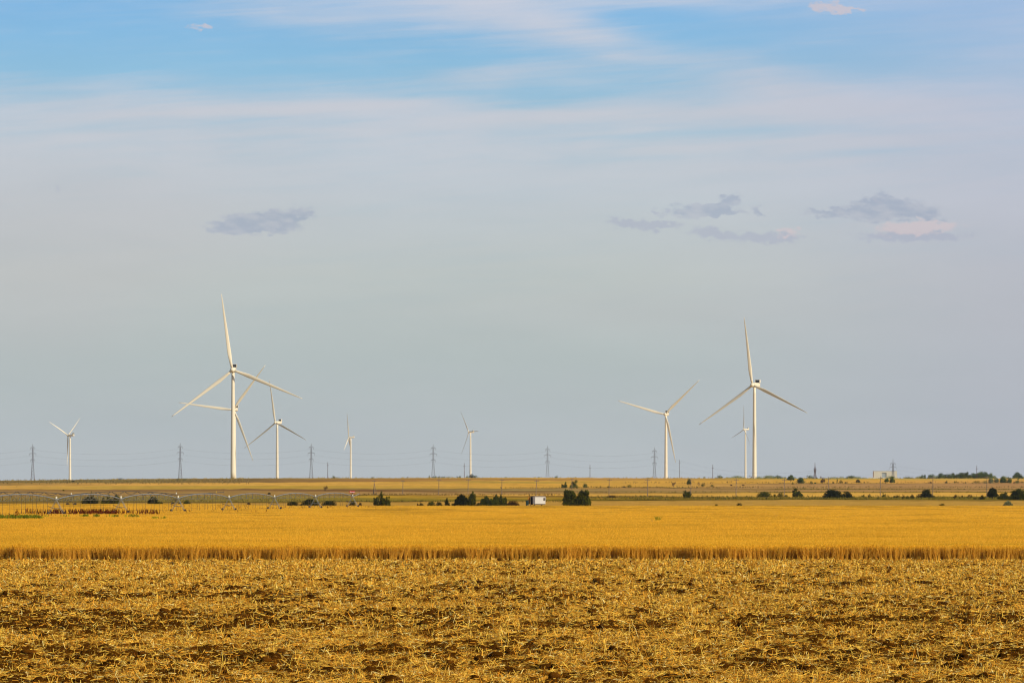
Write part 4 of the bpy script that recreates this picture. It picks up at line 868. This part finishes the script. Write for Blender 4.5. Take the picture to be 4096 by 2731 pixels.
# ------------------------------------------------------------------ weeds, verges, tufts along the field lines
def tufts(name, label, specs, cat='weeds'):
    """specs: (px0, px1, row0, row1, D or None, count, height, tone0, tone1, wide)"""
    vs, cs = [], []
    for p0, p1, r0, r1, D, n, hh, a, b, wide in specs:
        px = rng.uniform(p0, p1, n)
        if D is None: Dd = np.array([d_of(q, rng.uniform(r0, r1)) for q in px])
        else: Dd = rng.uniform(D[0], D[1], n)
        keep = vnoise(px / 22.0, Dd / 14.0, 3) > rng.random(n) * 0.75; px, Dd = px[keep], Dd[keep]; n = len(px); x = at(px, Dd)
        z = ground(x, Dd) + (CROP_H * 0.82 if (D is not None and D[1] < 1240) else 0)
        P0 = np.stack([x, Dd, z], 1); hgt = hh * rng.uniform(0.4, 1.15, n); Dv = np.stack([rng.normal(0, 0.25, n) * hgt, rng.normal(0, 0.15, n) * hgt, hgt], 1)
        W = np.stack([rng.uniform(0.4, 1.0, n) * wide, rng.normal(0, .3, n) * wide, np.zeros(n)], 1)
        vs.append(ribbons(P0, Dv, W, 0.35)); cs.append(np.repeat(shade(n, a, b, 1.0, 0.3), 4, 0))
    V, Fq = quads(np.concatenate(vs)); tag(link(name, np_mesh(name, V, Fq, np.concatenate(cs)), LEAFM), label, cat, kind='stuff')
tufts('verge_grass', 'olive grass and scrub along the field lines behind the wheat', [
 (-200, 1200, 1997, 2008, None, 1500, 0.55, (70, 60, 20), (130, 108, 44), 0.10), (1200, 2300, 2003, 2008, None, 900, 0.6, (62, 52, 14), (120, 100, 36), 0.10),
 (2300, 4300, 1986, 1998, None, 3600, 0.75, (60, 56, 12), (128, 112, 40), 0.13), (1440, 2300, 1977, 1982, None, 700, 0.75, (90, 66, 24), (134, 104, 44), 0.12),
 (2300, 4300, 1968, 1970, None, 500, 0.7, (86, 76, 28), (126, 106, 46), 0.14), (3100, 4300, 1956, 1959, None, 600, 0.7, (74, 70, 22), (110, 96, 36), 0.14),
 (2300, 4300, 1947, 1951, None, 900, 0.8, (92, 76, 34), (128, 104, 50), 0.16), (2000, 3400, 1950, 1953, None, 400, 0.8, (92, 80, 34), (128, 110, 50), 0.16),
 (-200, 1000, 1918, 1936, None, 1500, 1.1, (96, 84, 40), (142, 118, 62), 0.25), (1300, 4200, 2014, 2019, (1252, 1262), 1500, 0.75, (110, 84, 28), (176, 130, 56), 0.07),
 (-200, 4300, 0, 0, (3290, 3420), 1500, 0.9, (140, 120, 50), (178, 146, 66), 0.3), (2500, 4300, 1928, 1934, None, 600, 0.9, (100, 84, 40), (140, 112, 56), 0.2)], 'grass')
tufts('dock_weeds', 'dark red-brown dock stalks poking above the wheat under the irrigation machine', [
 (60, 640, 0, 0, (850, 905), 520, 0.95, (58, 20, 6), (110, 52, 14), 0.09), (170, 470, 0, 0, (860, 890), 420, 0.95, (52, 16, 4), (96, 40, 10), 0.12), (-60, 260, 0, 0, (760, 790), 110, 0.7, (70, 30, 8), (130, 70, 20), 0.09),
 (640, 1560, 0, 0, (1080, 1236), 200, 0.7, (96, 56, 12), (150, 98, 26), 0.07), (600, 1100, 0, 0, (930, 980), 45, 0.6, (88, 40, 10), (140, 84, 22), 0.07)])
tufts('green_weeds', 'patch of green weeds growing in the wheat at the left border', [
 (-200, 160, 0, 0, (695, 712), 1900, 0.62, (70, 82, 14), (122, 124, 26), 0.10), (130, 172, 0, 0, (698, 708), 160, 0.4, (80, 90, 16), (140, 136, 30), 0.08),
 (40, 560, 0, 0, (748, 765), 90, 0.45, (112, 120, 20), (170, 156, 32), 0.16), (335, 352, 0, 0, (750, 756), 60, 0.5, (70, 82, 14), (120, 120, 26), 0.14), (375, 397, 0, 0, (750, 756), 70, 0.5, (80, 90, 18), (130, 126, 30), 0.14),
 (458, 474, 0, 0, (750, 756), 50, 0.4, (64, 76, 14), (110, 110, 24), 0.14), (516, 554, 0, 0, (748, 754), 50, 0.5, (70, 82, 14), (120, 116, 26), 0.12), (606, 665, 0, 0, (690, 700), 60, 0.45, (110, 112, 20), (160, 146, 30), 0.12),
 (2622, 2642, 0, 0, (640, 646), 70, 0.6, (100, 104, 16), (156, 140, 26), 0.08)])

# ------------------------------------------------------------------ birds and markers
def bird(label, px, py, D, span, wingl, wingr, c, head=0.0):
    x = at(px, D); z = zat(py, D); s = span
    v = [(0, -0.16 * s, 0), (0, 0.0, 0.05 * s), (0, 0.0, -0.05 * s), (0.05 * s, 0, 0), (-0.05 * s, 0, 0), (0, 0.26 * s, 0.0), (0.05 * s, 0.3 * s, 0), (-0.05 * s, 0.3 * s, 0)]
    f = [(0, 3, 1), (0, 1, 4), (0, 4, 2), (0, 2, 3), (5, 1, 3), (5, 4, 1), (5, 2, 4), (5, 3, 2), (5, 6, 7)]
    for tip in (wingl, wingr):
        n = len(v); tx, tz = tip; mx, mz = tx * 0.5, tz * 0.5 + 0.06 * s
        v += [(0, -0.06 * s, 0.01), (mx, -0.10 * s, mz), (tx, 0.02 * s, tz), (mx, 0.08 * s, mz), (0, 0.09 * s, 0.01), (mx * 0.9, 0, mz - 0.02 * s)]
        f += [(n, n + 1, n + 5), (n + 1, n + 2, n + 5), (n + 2, n + 3, n + 5), (n + 3, n + 4, n + 5), (n, n + 1, n + 3, n + 4), (n + 1, n + 2, n + 3)]
    me = bpy.data.meshes.new('bird'); me.from_pydata(v, [], f); me.update(); o = link('bird', me, mat('plumage_%d' % int(c[0] * 1000), c, rough=0.8), None, (x, D, z)); o.rotation_euler = (0, 0, head)
    tag(o, label, 'bird', 'birds over the wheat')
bird('dark bird with raised wings low over the hillside at far left', 67, 1944, 620, 0.55, (-0.10, -0.26), (0.36, 0.17), (0.07, 0.035, 0.012), 0.3)
bird('pale-bodied bird with dark wings skimming the wheat by the dock stalks', 609, 2049, 640, 0.6, (0.26, 0.42), (0.22, 0.12), (0.12, 0.09, 0.08), 0.2)
bird('small bird with one dark wing up over the wheat right of centre', 2609, 2084, 560, 0.45, (-0.16, 0.34), (0.10, -0.04), (0.13, 0.10, 0.09), -0.3)
bird('tiny white bird over the wheat below the irrigation machine', 1085, 2077, 600, 0.3, (-0.15, -0.03), (0.10, -0.04), (0.75, 0.68, 0.66))
bird('tiny white bird over the wheat left of the trailer', 2003, 2048, 800, 0.35, (-0.12, 0.08), (0.10, -0.06), (0.74, 0.70, 0.70))
YEL = mat('marker_yellow', alb((226, 178, 10)), rough=0.5)
for px, y0, y1, lab in ((2221, 1976, 1983, 'small yellow marker post on the field between trailer and big bushes'), (3421, 1982, 1988, 'small yellow marker post right of the wide domed bush'), (865, 1964, 1973, 'short pale yellow marker post above the irrigation machine')):
    D = d_of(px, y1); x = at(px, D); z0 = gz(x, D); h = zat(y0, D) - z0
    b = MB().tube([(0, 0, -0.2), (0, 0, h - 0.08), (0, 0, h)], [0.11, 0.11, 0.05], 8).box(-0.16, 0.16, -0.05, 0.05, h * 0.55, h * 0.9); tag(b.build('marker_post', YEL, None, (x, D, z0)), lab, 'marker post', 'yellow marker posts')

# ------------------------------------------------------------------ thin summer haze over the plain
def haze():
    m = bpy.data.materials.new('haze'); m.use_nodes = True; nt = m.node_tree; nt.nodes.clear()
    v = nt.nodes.new('ShaderNodeVolumePrincipled'); v.inputs['Color'].default_value = (0.80, 0.88, 0.97, 1); v.inputs['Density'].default_value = HAZE; v.inputs['Anisotropy'].default_value = 0.0
    o = nt.nodes.new('ShaderNodeOutputMaterial'); nt.links.new(v.outputs[0], o.inputs['Volume'])
    b = MB().box(-6500, 6500, -300, 17000, -22, 190).build('haze', m); tag(b, 'thin pale summer haze over the plain', 'haze', kind='stuff')
HAZE = 1.5e-5
if HAZE: haze()
